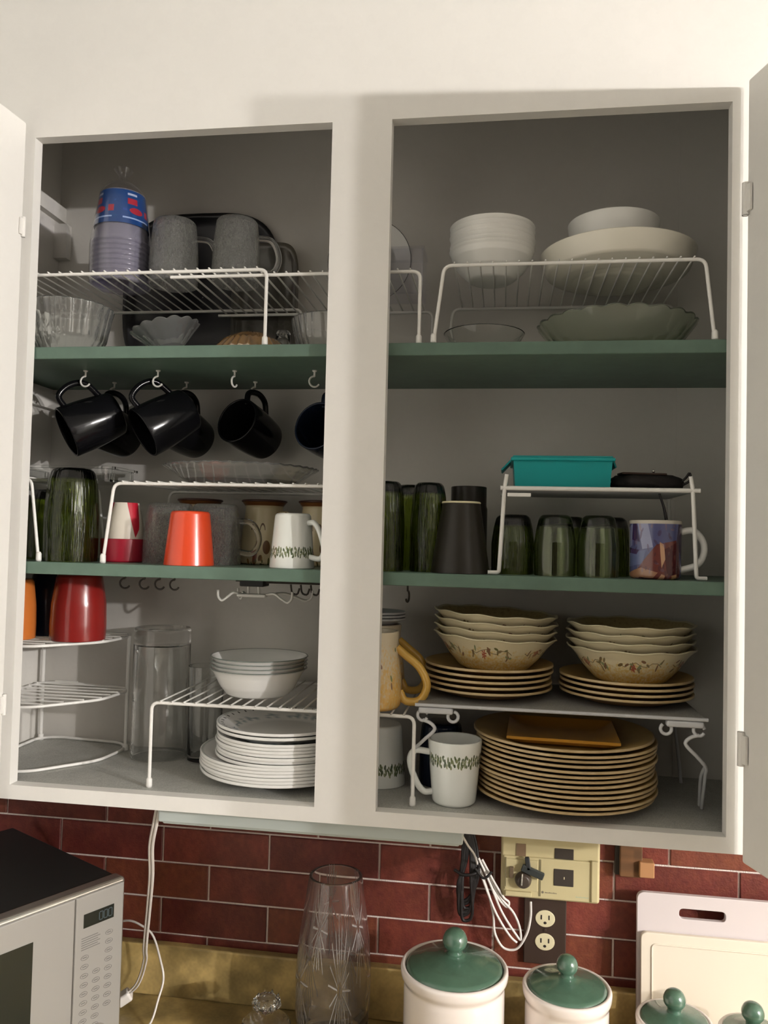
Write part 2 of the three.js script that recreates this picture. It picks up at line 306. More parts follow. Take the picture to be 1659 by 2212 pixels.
// ───────────────────────── top shelf, left half ─────────────────────────
const RA = .7917;                        // top of the first rack's wires
{ // packaged plastic cups
  const t = thing('cup_package', 'tall package of clear plastic cups upside down with a blue and red label', 'cups', [-.468, FL + RA, -.112], .3);
  const cup = new THREE.Group();
  const cg = lathe([[.0455, 0], [.0478, .001], [.0482, .003], [.0475, .0045], [.0450, .0055], [.0345, .088], [.033, .089], [0, .089], [0, .088], [.0325, .088], [.0445, .004]], 32);
  for (let i = 0; i < 9; i++) part('cup', cg, M.cupPlastic, t).position.y = .0002 + i * .0082;
  const lab = canvasTex(1024, 256, (x, w, h) => {
    x.fillStyle = '#163f78'; x.fillRect(0, 0, w, h);
    for (let i = 0; i < 60; i++) { x.fillStyle = `rgba(${30 + rnd() * 60},${80 + rnd() * 60},${150 + rnd() * 50},.3)`; x.fillRect(rnd() * w, rnd() * h, 40 * rnd(), 20 * rnd()); }
    for (const k of [0, 1, 2, 3]) {
      const ox = k * 256;
      x.fillStyle = '#a52a3a'; x.fillRect(ox + 60, 60, 70, 44); x.beginPath(); x.ellipse(ox + 120, 150, 48, 26, 0, 0, 7); x.fill(); x.fillRect(ox + 190, 120, 40, 50);
      x.fillStyle = '#a9b2c8'; x.fillRect(ox + 60, 22, 70, 16); x.fillStyle = '#93a9cf'; x.fillRect(ox + 30, 205, 190, 12);
    }
  });
  const lg = lathe([[.0442, .094], [.0405, .122], [.0366, .1515]], 40);
  part('label_band', lg, phy({ map: lab, roughness: .3, clearcoat: .4 }), t);
  const wrap = ripple(lathe([[.0500, .002], [.0498, .066], [.0455, .096], [.0376, .154], [.026, .168], [.010, .178], [.007, .185], [.016, .197], [.013, .2]], 36), (a, y) => [1 + .03 * Math.sin(a * 5 + y * 60) * Math.min(1, y * 4)]);
  part('plastic_wrap', wrap, M.clearPlastic, t);
}
// mug maker: r bottom, r top, height; handle on +x
function mugGeo(rb, rt, h, t = .0035, bulge = 0) {
  const n = 8, prof = []; for (let i = 0; i <= n; i++) { const k = i / n; prof.push([rb + (rt - rb) * k + bulge * Math.sin(k * Math.PI), h * k]); }
  prof.unshift([rb * .9, 0]); prof[1] = [rb, .003]; return vessel(prof, t, .006, 40, .003);
}
const handleGeo = (pts, r, flat = 1) => rod(curve(pts, 22), r, 10, true, flat);
{ // pressed-glass mugs upside down
  const mk = (name, label, x, z, rb, rt, h, turn, base) => {
    const t = thing(name, label, 'mug', [x, FL + base, z], turn);
    const g = mugGeo(rb, rt, h, .004, .002); g.rotateX(Math.PI); g.translate(0, h, 0);
    part('body', g, M.cutGlass, t);
    part('handle', handleGeo([[rt - .004, .022, 0], [rt + .020, .020, 0], [rt + .030, .042, 0], [rt + .018, h - .030, 0], [rb - .003, h - .026, 0]], .0050), M.glass, t);
    return t;
  };
  mk('glass_mug', 'textured clear glass mug upside down next to the plastic cups', -.3715, -.105, .034, .0395, .104, .25, RA);
  mk('glass_mug', 'textured clear glass mug upside down with its handle before the smoky tray', -.2655, -.105, .033, .0385, .102, .25, RA);
  mk('glass_mug', 'textured clear glass mug upside down behind the orange tumbler', -.3715, -.125, .036, .0425, .098, 1.2, S2);
  mk('glass_mug', 'textured clear glass mug upside down between orange tumbler and cream mugs', -.2955, -.130, .036, .0425, .098, .1, S2);
}
// shallow tray standing on edge: superellipse outline, rim towards the viewer
function trayGeo(a, b, e, depth, rimW, wall) {
  const N = 64, rings = [[1, depth], [1 - .5 * rimW / a, depth + .0015], [1 - rimW / a, depth], [1 - (rimW + wall) / a, .003], [.5, .003], [.01, .003], [.01, 0], [1 - (rimW + wall) / a, 0], [1 - rimW / a - .01, depth - .003], [1, depth - .002], [1, depth]];
  const pos = [], idx = [];
  rings.forEach(([s, z]) => { for (let i = 0; i <= N; i++) { const t = i / N * Math.PI * 2, c = Math.cos(t), q = Math.sin(t); pos.push(s * a * Math.sign(c) * Math.abs(c) ** (2 / e), s * b * Math.sign(q) * Math.abs(q) ** (2 / e), z); } });
  for (let r = 0; r < rings.length - 1; r++) for (let i = 0; i < N; i++) { const p = r * (N + 1) + i; idx.push(p, p + N + 1, p + 1, p + 1, p + N + 1, p + N + 2); }
  const g = new THREE.BufferGeometry(); g.setAttribute('position', new THREE.Float32BufferAttribute(pos, 3)); g.setIndex(idx); const m = mergeVertices(g, 1e-7); m.computeVertexNormals(); return m;
}
single('serving_tray', 'large black tray with rounded corners standing against the cabinet back', 'tray', trayGeo(.150, .1525, 3.4, .016, .010, .012), M.blackPan, [-.388, FL + S1 + .1525, -.2795]);
single('plastic_tray', 'smoky translucent plastic tray standing beside the black tray', 'tray', trayGeo(.062, .121, 5, .010, .006, .008), M.smoke, [-.262, FL + S1 + .121, -.2615]);
{
  const g = lathe(soft([[0, 0], [.045, 0], [.055, .004], [.072, .010], [.0725, .0125], [.055, .007], [.044, .0035], [0, .0035]], .002), 48); g.rotateX(Math.PI / 2);
  single('glass_plate', 'clear glass plate standing on edge behind the centre stile', 'plate', g, M.glass, [-.064, FL + .785 + .0725, -.215]);
  single('plastic_box', 'small clear plastic box on the rack beside the centre stile', 'box', join([rbox(-.036, .036, 0, .003, -.03, .03, .001), rbox(-.036, .036, 0, .075, .027, .03, .001), rbox(-.036, .036, 0, .075, -.03, -.027, .001), rbox(-.036, -.033, 0, .075, -.03, .03, .001), rbox(.033, .036, 0, .075, -.03, .03, .001), rbox(-.038, .038, .072, .078, -.032, .032, .001)]), M.clearPlastic, [-.002, FL + .7848, -.185]);
}
{ // cut-glass bowl, scalloped dish, amber dish, cordial glass, ribbed bowl
  const fl = (prof, t, tb, n, amp, seg = 96) => ripple(vessel(prof, t, tb, seg, .004), (a, y, r) => [1 + amp * Math.cos(a * n) * Math.min(1, Math.max(0, y / .03)), 0]);
  single('glass_bowl', 'deep clear cut-glass bowl on the green shelf under the rack', 'bowl', fl([[.038, 0], [.044, .004], [.060, .030], [.066, .062], [.071, .084]], .004, .006, 24, .022), M.cutGlass, [-.553, FL + S1, -.105]);
  const sd = ripple(vessel([[.018, 0], [.024, .004], [.040, .022], [.054, .034]], .0035, .005, 96, .004), (a, y, r) => [1 + .07 * Math.abs(Math.cos(a * 7)) * Math.min(1, Math.max(0, y / .02)) - .03, Math.abs(Math.cos(a * 7)) * Math.max(0, y - .018) * .18]);
  const s = single('glass_dish', 'clear scalloped glass dish leaning on the green shelf edge', 'dish', sd, M.ribGlass, [-.366, FL + S1 + .008, -.088]); s.rotation.z = 14 * D2R;
  const ad = ripple(lathe(soft([[0, .036], [.020, .034], [.045, .022], [.062, .004], [.064, .0], [.060, .0], [.043, .018], [.019, .030], [0, .031]], .003), 96), (a, y, r) => [1 + .02 * Math.cos(a * 28) * Math.min(1, r / .04), .001 * Math.cos(a * 28)]);
  single('amber_dish', 'low amber glass dish lying upside down behind the rack leg', 'dish', ad, M.amberGlass, [-.2335, FL + S1 + .001, -.100]);
  single('cordial_glass', 'small clear cordial glass upside down behind the amber dish', 'glass', turned(vessel([[.010, 0], [.012, .003], [.014, .03], [.016, .062]], .002, .006, 32), Math.PI, 0, 0).translate(0, .0625, 0), M.glass, [-.206, FL + S1, -.185]);
  single('ribbed_bowl', 'ribbed clear glass bowl half hidden by the centre stile', 'bowl', fl([[.045, 0], [.05, .003], [.060, .03], [.068, .066]], .004, .005, 30, .018), M.ribGlass, [-.112, FL + S1, -.150]);
}

// ───────────────────────── top shelf, right half ─────────────────────────
const RC = .7904;
{
  const bw = vessel([[.030, 0], [.036, .003], [.052, .018], [.062, .034], [.0640, .043], [.0668, .047]], .0034, .004, 48, .0015);
  for (let i = 0; i < 6; i++) single('white_bowl', `plain white bowl, ${ord(i, 6)} of the nest on the splayed rack`, 'bowl', bw, M.whiteWare, [.1455 + (rnd() - .5) * .002, FL + RC + i * .0074, -.128 + (rnd() - .5) * .002], 'white bowls nested on the top rack');
  single('serving_platter', 'wide white round platter with a thick upright rim', 'platter', vessel([[.050, 0], [.056, .003], [.085, .008], [.106, .016], [.1088, .0185], [.119, .045]], .005, .005, 64, .0015), M.creamWare, [.339, FL + RC, -.152]);
  single('deep_bowl', 'deep white bowl standing inside the white platter', 'bowl', vessel([[.040, 0], [.046, .003], [.060, .035], [.068, .075], [.0705, .093]], .004, .005, 48), M.whiteWare, [.334, FL + RC + .0052, -.160]);
  const gg = ripple(vessel([[.065, 0], [.072, .004], [.100, .028], [.118, .050]], .005, .006, 120, .004), (a, y, r) => [1 + .028 * Math.abs(Math.cos(a * 11)) * Math.min(1, Math.max(0, y / .02)), .10 * Math.abs(Math.cos(a * 11)) * Math.max(0, y - .02)]);
  single('green_glass_bowl', 'wide pale green pressed-glass bowl with a scalloped edge under the rack', 'bowl', gg, M.paleGreenGlass, [.338, FL + S1, -.145]);
  single('clear_bowl', 'low clear glass bowl on the green shelf under the white bowls', 'bowl', vessel([[.035, 0], [.041, .003], [.052, .012], [.062, .030]], .003, .004, 56), M.glass, [.136, FL + S1, -.100]);
}

// ───────────────────────── cup hooks and hanging mugs ─────────────────────────
const hookPts = (r) => { const p = [[0, 0, 0], [0, -.010, 0]]; for (let i = 0; i <= 12; i++) { const a = (1.55 - i / 12 * 1.55 * 2 + .0); const t = Math.PI * (.5 - i / 12 * 1.35); p.push([r * (Math.cos(t + 0) - 0) * 1, -.010 - r + r * Math.sin(t) + 0, 0]); } return p; };
const hookGeo = join([rod(hookPts(.0085), .0016, 6), moved(lathe([[0, 0], [.004, 0], [.0035, -.0025], [0, -.0025]], 10), 0, 0, 0)]);
const hookLabel = ['white cup hook holding the black mug beside the side wall', 'white cup hook holding the rear black mug behind the first one', 'white cup hook holding the tilted black mug over the rack leg', 'white cup hook holding the rear black mug behind the tilted one', 'empty white cup hook before the black mug that hangs alone', 'white cup hook holding the black mug that hangs alone', 'empty white cup hook close to the centre stile'];
const HK = [[-.520, -.107, 0, 1], [-.5200, -.208, .9, 1], [-.3946, -.110, 0, 1], [-.3850, -.208, .9, 1], [-.2656, -.115, 1.35, 0], [-.2600, -.208, .9, 1], [-.1334, -.118, .5, 0]];
HK.forEach(([x, z, r, full], i) => {
  const emptyOne = !full; const m = single('cup_hook', hookLabel[i], 'hook', hookGeo, M.whitePlastic, [x, FL + .652, z], 'white cup hooks under the upper shelf'); m.rotation.y = Math.PI + r;
});
function hangMug(label, mat, [hx, hy, hz], d, r = .0405, H = .086) {
  const t = thing('coffee_mug', label, 'mug', [0, 0, 0]);
  part('body', mugGeo(r * .86, r, H, .0038, .002), mat, t);
  part('handle', handleGeo([[r * .9, H * .84, 0], [r + .016, H * .86, 0], [r + .027, H * .60, 0], [r + .022, H * .34, 0], [r * .84, H * .18, 0]], .0052), mat, t);
  const Y = V(...d).normalize(), X = V(0, 1, 0); X.addScaledVector(Y, -X.dot(Y)).normalize(); const Z = X.clone().cross(Y);
  const m = new THREE.Matrix4().makeBasis(X, Y, Z); t.setRotationFromMatrix(m);
  const q = V(r + .0205, H * .60, 0).applyMatrix4(m); t.position.set(hx - q.x, FL + hy - q.y, hz - q.z);
  return t;
}
const HB = .625;
hangMug('glossy black mug hanging from the hook next to the left side wall', M.blackGloss, [-.545, HB - .004, -.107], [-.66, -.42, .52], .043, .090);
hangMug('glossy black mug hanging behind and between two front mugs', M.blackGloss, [-.516, HB, -.209], [-.25, .25, .9]);
hangMug('glossy black mug hanging above the fluted glass platter edge, opening turned down', M.blackGloss, [-.420, HB - .003, -.110], [-.62, -.50, .52], .043, .090);
hangMug('glossy black mug hanging from the rear hook behind the tilted front mug', M.blackGloss, [-.381, HB, -.209], [-.25, .25, .9]);
hangMug('glossy black mug hanging alone with its round opening facing out', M.blackGloss, [-.2565, HB, -.209], [-.34, .30, .88]);
hangMug('dark navy mug hanging half behind the centre stile', M.navyGloss, [-.122, HB - .004, -.205], [-.30, .22, .9], .042, .09);

// ───────────────────────── middle shelf, left half ─────────────────────────
const tumblerUp = (rRim, rBase, h, t = .002, rad = .003) => { const g = vessel([[rBase * .92, 0], [rBase, .003], [(rBase + rRim) / 2, h * .5], [rRim, h]], t, .004, 40, rad); g.rotateX(Math.PI); g.translate(0, h + .0007, 0); return g; };
single('orange_tumbler', 'bright orange plastic tumbler upside down at the green shelf edge', 'tumbler', tumblerUp(.0385, .0300, .083), M.orange, [-.3125, FL + S2, -.064]);
const stripe = (kind) => canvasTex(1024, 512, (x, w, h) => {     // milk-glass mug: white with a green leaf band near the rim
  x.fillStyle = '#ffffff'; x.fillRect(0, 0, w, h);
  const y0 = h - h * .5 * .84;                                    // v up: outside runs 0..0.5 from base to rim
  for (let i = 0; i < 46; i++) { const cx = (i + .5) * w / 46; for (let k = 0; k < 5; k++) { x.fillStyle = ['#66724f', '#7f8862', '#56634a', '#929873'][Math.floor(rnd() * 4)]; x.beginPath(); x.ellipse(cx + (rnd() - .5) * 18, y0 + 10 + (k - 1.5) * 6 + (i % 3) * 3, 4 + rnd() * 3, 5 + rnd() * 4, rnd() * 3, 0, 7); x.fill(); } }
});
const leafBand = stripe();
M.milkLeaf = phy({ color: rgb(.83, .86, .82), map: leafBand, roughness: .22, clearcoat: .4, clearcoatRoughness: .1 });
function milkMug(label, pos, turn, upside) {
  const t = thing('milk_glass_mug', label, 'mug', pos, turn), rb = .0318, rt = .0400, h = .0915;
  const g = mugGeo(rb, rt, h, .004), hd = handleGeo([[rt - .003, h * .80, 0], [rt + .020, h * .82, 0], [rt + .0265, h * .68, 0], [rt + .014, h * .28, 0], [rt + .004, h * .17, 0], [rb - .002, h * .18, 0]], .0048);
  if (upside) { for (const q of [g, hd]) { q.rotateX(Math.PI); q.translate(0, h + .0015, 0); } }
  part('body', g, M.milkLeaf, t); part('handle', hd, M.milk, t); return t;
}
milkMug('white milk-glass mug upside down on the green shelf, leaf band at the bottom', [-.1485, FL + S2, -.067], -.35, true).scale.set(.86, .9, .86);
milkMug('white milk-glass mug with green leaf band standing before the brown plates', [.1062, FL, -.068], Math.PI + .25, false);
milkMug('white milk-glass mug upside down in the shade under the pitcher rack', [-.014, FL, -.140], 1.9, true);
{ // green tumblers, upside down with thick rounded bottoms
  const tall = (h, r) => { const g = vessel([[r * .62, 0], [r * .78, .004], [r * .90, .02], [r, h * .5], [r * .98, h]], .0035, .014, 36, .004); g.rotateX(Math.PI); g.translate(0, h + .0013, 0); return g; };
  const A = tall(.148, .0425), B = tall(.134, .0285), C = tall(.088, .0325);
  const tint = single;
  tint('green_glass', 'tall wide green glass tumbler upside down by the left rack leg', 'glass', A, M.greenGlass, [-.5185, FL + S2, -.078]);
  tint('green_glass', 'tall wide green glass tumbler upside down under the glass baking dish', 'glass', tall(.118, .038), M.greenGlass, [-.608, FL + S2, -.165]);
  tint('green_glass', 'tall slim green glass tumbler upside down touching the centre stile', 'glass', B, M.greenGlass, [-.006, FL + S2, -.078]);
  tint('green_glass', 'tall slim green glass tumbler upside down behind the one at the centre stile', 'glass', B, M.greenGlass, [.024, FL + S2, -.150]);
  tint('green_glass', 'tall slim green glass tumbler upside down left of the dark brown tumbler', 'glass', B, M.greenGlass, [.0575, FL + S2, -.095]);
  tint('green_glass', 'short green glass tumbler upside down behind the left plastic rack leg', 'glass', C, M.greenGlass, [.1855, FL + S2, -.105]);
  M.greenClear = phy({ color: rgb(.9, .93, .84), roughness: .03, transmission: 1, ior: 1.5, thickness: .004, attenuationColor: rgb(.5, .6, .3), attenuationDistance: .012 });
  const C2 = tall(.088, .0305);
  tint('green_glass', 'short clear green-tinted tumbler upside down under the teal box', 'glass', C2, M.greenClear, [.2465, FL + S2, -.078]);
  tint('green_glass', 'short dark green tumbler upside down behind the first clear tinted one', 'glass', C2, M.greenGlass, [.272, FL + S2, -.150]);
  tint('green_glass', 'short clear green-tinted tumbler upside down beside the picture mug', 'glass', C2, M.greenClear, [.3085, FL + S2, -.078]);
  tint('green_glass', 'short dark green tumbler upside down directly left of the picture mug', 'glass', C2, M.greenGlass, [.3345, FL + S2, -.145]);
}
{ // red and white printed tumbler
  const tx = canvasTex(512, 512, (x, w, h) => {
    x.fillStyle = '#d9d2c4'; x.fillRect(0, 0, w, h);
    for (const o of [0, 170, 340]) { x.fillStyle = '#b5152c'; x.beginPath(); x.moveTo(o + 10, 256); x.lineTo(o + 90, 256); x.lineTo(o + 70, 345); x.lineTo(o + 48, 372); x.closePath(); x.fill(); x.fillStyle = '#2b211c'; x.beginPath(); x.ellipse(o + 60, 425, 12, 9, 0, 0, 7); x.fill(); x.fillStyle = '#8d8a4d'; x.fillRect(o + 110, 380, 26, 60); }
    x.fillStyle = '#a50d24'; x.fillRect(0, 470, w, 42);
  });
  const t = thing('printed_tumbler', 'white tumbler with red print in a red plastic holder behind the rack leg', 'tumbler', [-.449, FL + S2, -.125], .4);
  part('holder', vessel([[.036, 0], [.0375, .002], [.039, .037]], .003, .003, 36), M.redPlastic, t);
  part('cup', vessel([[.034, .004], [.0345, .006], [.029, .06], [.021, .097]], .002, .003, 36), std({ map: tx, roughness: .4 }), t);
}
{ // three cream mugs with brown rims and figure print
  const tx = canvasTex(1024, 512, (x, w, h) => {
    x.fillStyle = '#c9bd98'; x.fillRect(0, 0, w, h); x.fillStyle = '#6f4420'; x.fillRect(0, 256, w, 16); x.fillStyle = '#8e6a2d'; x.fillRect(0, 470, w, 42); x.fillStyle = '#5b3a1d'; x.fillRect(0, 494, w, 6);
    for (let k = 0; k < 4; k++) { const o = k * 256; x.strokeStyle = '#5d4326'; x.lineWidth = 6; for (const q of [50, 120]) { x.beginPath(); x.arc(o + q, 345, 18, Math.PI, 0); x.stroke(); } x.fillStyle = '#6b4a2b'; x.beginPath(); x.ellipse(o + 150, 395, 26, 20, 0, 0, 7); x.fill(); x.fillStyle = '#7c3a22'; x.beginPath(); x.ellipse(o + 70, 425, 14, 26, .4, 0, 7); x.fill(); for (let i = 0; i < 16; i++) { x.fillStyle = ['#5c5a2e', '#6a4d28', '#8b6a3a'][i % 3]; x.beginPath(); x.ellipse(o + 20 + rnd() * 180, 425 + rnd() * 40, 5 + rnd() * 8, 4 + rnd() * 5, rnd() * 3, 0, 7); x.fill(); } }
  });
  const mat = phy({ map: tx, roughness: .3, clearcoat: .3 });
  const rimM = std({ color: rgb(.055, .020, .013), roughness: .35 });
  const mk = (label, x, turn) => {
    const t = thing('cream_mug', label, 'mug', [x, FL + S2, -.205], turn);
    part('body', vessel([[.037, 0], [.040, .003], [.040, .03], [.034, .075], [.0315, .098], [.0375, .106]], .0035, .005, 40), mat, t);
    const rim = part('rim', lathe(soft([[.0362, .1055], [.0388, .1062], [.0392, .1085], [.0365, .1100], [.0340, .1088], [.0345, .106]], .001), 40), rimM, t); rim.userData.label = 'brown glazed rim';
    part('handle', handleGeo([[.031, .085, 0], [.056, .085, 0], [.062, .06, 0], [.052, .03, 0], [.036, .024, 0]], .0045), mat, t);
  };
  mk('cream mug with brown rim and figures behind the orange tumbler', -.3515, 1.2); mk('cream mug with brown rim and figures between glass mug and white mug', -.236, -.5); mk('cream mug with brown rim and figures half hidden by the centre stile', -.136, 1.0);
}
{ // glassware on the middle racks
  const pl = ripple(vessel([[.080, 0], [.086, .003], [.100, .012], [.115, .022], [.127, .029]], .0042, .005, 160, .003), (a, y, r) => [1 + .006 * Math.cos(a * 40) * Math.min(1, Math.max(0, (r - .085) / .03)), .0006 * Math.cos(a * 40) * Math.min(1, Math.max(0, (r - .09) / .03))]);
  single('glass_platter', 'large round clear glass platter with fluted rim on the wire rack', 'platter', pl, M.ribGlass, [-.259, FL + .4651, -.147]);
  const ro = (w, d, r) => { const s = new THREE.Shape(); const x = w / 2, z = d / 2; s.moveTo(-x + r, -z); s.lineTo(x - r, -z); s.quadraticCurveTo(x, -z, x, -z + r); s.lineTo(x, z - r); s.quadraticCurveTo(x, z, x - r, z); s.lineTo(-x + r, z); s.quadraticCurveTo(-x, z, -x, z - r); s.lineTo(-x, -z + r); s.quadraticCurveTo(-x, -z, -x + r, -z); return s; };
  const wall = (w, d, r, t, h, y) => { const s = ro(w, d, r); s.holes.push(ro(w - 2 * t, d - 2 * t, r - t)); const g = new THREE.ExtrudeGeometry(s, { depth: h, bevelEnabled: false, curveSegments: 6 }); g.rotateX(-Math.PI / 2); g.translate(0, y, 0); return g; };
  const bot = new THREE.ExtrudeGeometry(ro(.176, .106, .02), { depth: .004, bevelEnabled: false, curveSegments: 6 }); bot.rotateX(-Math.PI / 2);
  single('baking_dish', 'clear glass baking dish on the short wire rack', 'dish', join([bot, wall(.176, .106, .02, .004, .018, .004), wall(.190, .120, .026, .011, .004, .022)]), M.glass, [-.581, FL + .4706, -.200]);
}
// dark hooks and swivel rack under the middle shelf
[[-.4632, .2], [-.4284, .2], [-.4011, .2], [-.3749, .2]].forEach(([x, r], i) => { const m = single('dark_hook', 'small dark metal hook in the row under the middle shelf', 'hook', hookGeo, M.darkMetal, [x, FL + .317, -.16], 'dark hooks under the middle shelf'); m.rotation.y = Math.PI + .25 - i * .1; m.scale.setScalar(1.0); });
single('dark_hook', 'single dark metal hook under the shelf right of the centre stile', 'hook', hookGeo, M.darkMetal, [.030, FL + .317, -.075]).rotation.y = 1.4;
{
  const t = thing('swivel_rack', 'white plastic swivel hook rack on a black bracket under the middle shelf', 'hook rack', [-.2265, FL + .317, -.12]);
  part('bracket', rbox(-.018, .022, -.014, 0, -.02, .012, .002), M.blackShell, t);
  part('rail', rod([[.02, -.006, 0], [.10, -.010, -.075]], .0028, 8), M.darkMetal, t);
  part('rail', rod([[-.024, -.004, .012], [.11, -.005, -.02]], .0025, 8), M.darkMetal, t);
  part('hub', rbox(-.024, .024, -.031, -.026, -.008, .008, .002), M.whitePlastic, t);
  for (const x of [-.007, .010]) part('post', rod([[x, -.012, 0], [x + .001, -.027, 0]], .0022, 8), M.whitePlastic, t);
  const arm = (s, z) => rod(curve([[s * .018, -.0275, 0], [s * .034, -.025, z * .4], [s * .046, -.033, z * .8], [s * .055, -.038, z], [s * .061, -.033, z], [s * .0625, -.021, z]], 18), .0020, 8);
  part('arm', arm(-.9, .004), M.whitePlastic, t); part('arm', arm(1.08, .004), M.whitePlastic, t); part('arm', arm(-.62, -.045), M.whitePlastic, t); part('arm', arm(1.4, -.05), M.whitePlastic, t);
  for (let i = 0; i < 4; i++) part('tine', rod(curve([[.05 + i * .017, -.012, -.05], [.053 + i * .017, -.026, -.05], [.061 + i * .017, -.028, -.05], [.065 + i * .017, -.018, -.05]], 8), .0016, 6), M.darkMetal, t);
  part('clip', moved(rod([[0, -.010, 0], [0, .004, 0]], .008, 10), .118, -.008, -.04), M.blackShell, t);
}

// ───────────────────────── middle shelf, right half ─────────────────────────
{
  const t = thing('dark_tumbler', 'dark brown plastic tumbler upside down with a pale edge line', 'tumbler', [.1078, FL + S2, -.075]);
  part('body', tumblerUp(.0440, .0285, .106, .002, .006), M.darkPlastic, t);
  part('edge_line', lathe([[.0283, .1035], [.0292, .1040], [.0290, .1055], [.0278, .1065]], 40), M.cream, t);
  single('dark_jar', 'dark glass jar standing behind the dark brown tumbler', 'jar', vessel([[.028, 0], [.030, .003], [.030, .10], [.0285, .104], [.0285, .134]], .003, .004, 36), M.darkPlastic, [.115, FL + S2, -.165]);
}
{ // folding plastic-coated rack with flat top
  const t = thing('folding_rack', 'white folding rack on thin legs carrying the teal box', 'rack', [.303, FL + S2, -.14]);
  const H = .1265, a = -.1315, b = .1315, zf = .09, zb = -.08;
  part('top_panel', rbox(a, b, H - .003, H + .0015, zb, zf - .003, .001), M.wireGrey, t);
  part('front_rail', rod([[a - .006, H, zf], [b + .010, H, zf]], .0032, 8), M.wire, t); part('back_rail', rod([[a - .006, H, zb], [b + .006, H, zb]], .0032, 8), M.wire, t);
  part('clip', rbox(a + .004, a + .038, H - .0125, H - .007, zf - .006, zf + .002, .001), M.wire, t);
  const leg = (x, s, z) => rod(bend([[x - s * .003, H + .020, z], [x, H, z], [x + s * .006, .0032, z], [x + s * (s < 0 ? .022 : .020), .0032, z]], .004), .0030, 8);
  for (const z of [zf, zb]) { part('leg', leg(a, -1, z), M.wire, t); part('leg', leg(b, 1, z), M.wire, t); }
}
{ // teal box with lid
  const t = thing('teal_box', 'teal plastic food box with a lipped lid on the folding rack', 'container', [.2555, FL + .464, -.135]);
  const w = .0715, d = .062;
  const body = (() => { const g = new THREE.BoxGeometry(2 * w, .042, 2 * d, 1, 1, 1), p = g.attributes.position; for (let i = 0; i < p.count; i++) { if (p.getY(i) < 0) { p.setX(i, p.getX(i) * .955); p.setZ(i, p.getZ(i) * .95); } } g.translate(0, .021, 0); g.computeVertexNormals(); return g; })();
  part('body', body, M.teal, t);
  part('lid', join([rbox(-w - .004, w + .004, .041, .0465, -d - .004, d + .004, .002), rbox(-w - .001, w + .001, .0455, .049, -d, d, .0015)]), M.teal, t);
  const tab = part('tab', rbox(-.003, .0, -.018, .004, -.03, .03, .001), M.teal, t); tab.position.set(-w - .004, .042, 0); tab.rotation.z = -.75;
  const tab2 = part('tab', rbox(0, .003, -.008, .004, -.03, .03, .001), M.teal, t); tab2.position.set(w + .005, .042, 0); tab2.rotation.z = .35;
}
{ // black pouch with strap
  const t = thing('black_pouch', 'crumpled black pouch with dangling strap beside the teal box', 'pouch', [.382, FL + .4642, -.125]);
  const g = new THREE.SphereGeometry(1, 48, 24), p = g.attributes.position;
  for (let i = 0; i < p.count; i++) { const x = p.getX(i), y = p.getY(i), z = p.getZ(i), n = 1 + .16 * (L8(x * .3 + .5, z * .3 + y * .2) - .5) + .10 * (L24(x * .4 + .1, y * .4 + z * .3) - .5); p.setXYZ(i, x * .053 * n, Math.max(0, .0135 + Math.sign(y) * Math.abs(y) ** .7 * .0145 * n), z * .042 * n); }
  g.computeVertexNormals();
  part('bag', g, std({ color: rgb(.012, .009, .008), roughness: .75 }), t);
  part('flap', moved(turned(rbox(-.034, .030, 0, .003, -.028, .03, .0012), .05, 0, -.02), -.004, .0255, 0), std({ color: rgb(.045, .022, .012), roughness: .7 }), t);
  part('snap', moved(new THREE.SphereGeometry(.0025, 10, 8), .010, .031, .01), M.chrome, t);
  part('loop', rod(curve([[.040, .008, .015], [.054, .020, .018], [.060, .028, .018], [.061, .018, .018], [.050, .010, .018], [.038, .006, .015]], 24), .0018, 6), M.blackCord, t);
  part('strap', rod(curve([[.006, .004, .030], [.010, .003, .048], [.0125, -.008, .0495], [.018, -.024, .0490], [.022, -.043, .0485]], 20), k => .0018 + .0022 * Math.max(0, k - .3), 8, true, .5), M.blackCord, t);
}
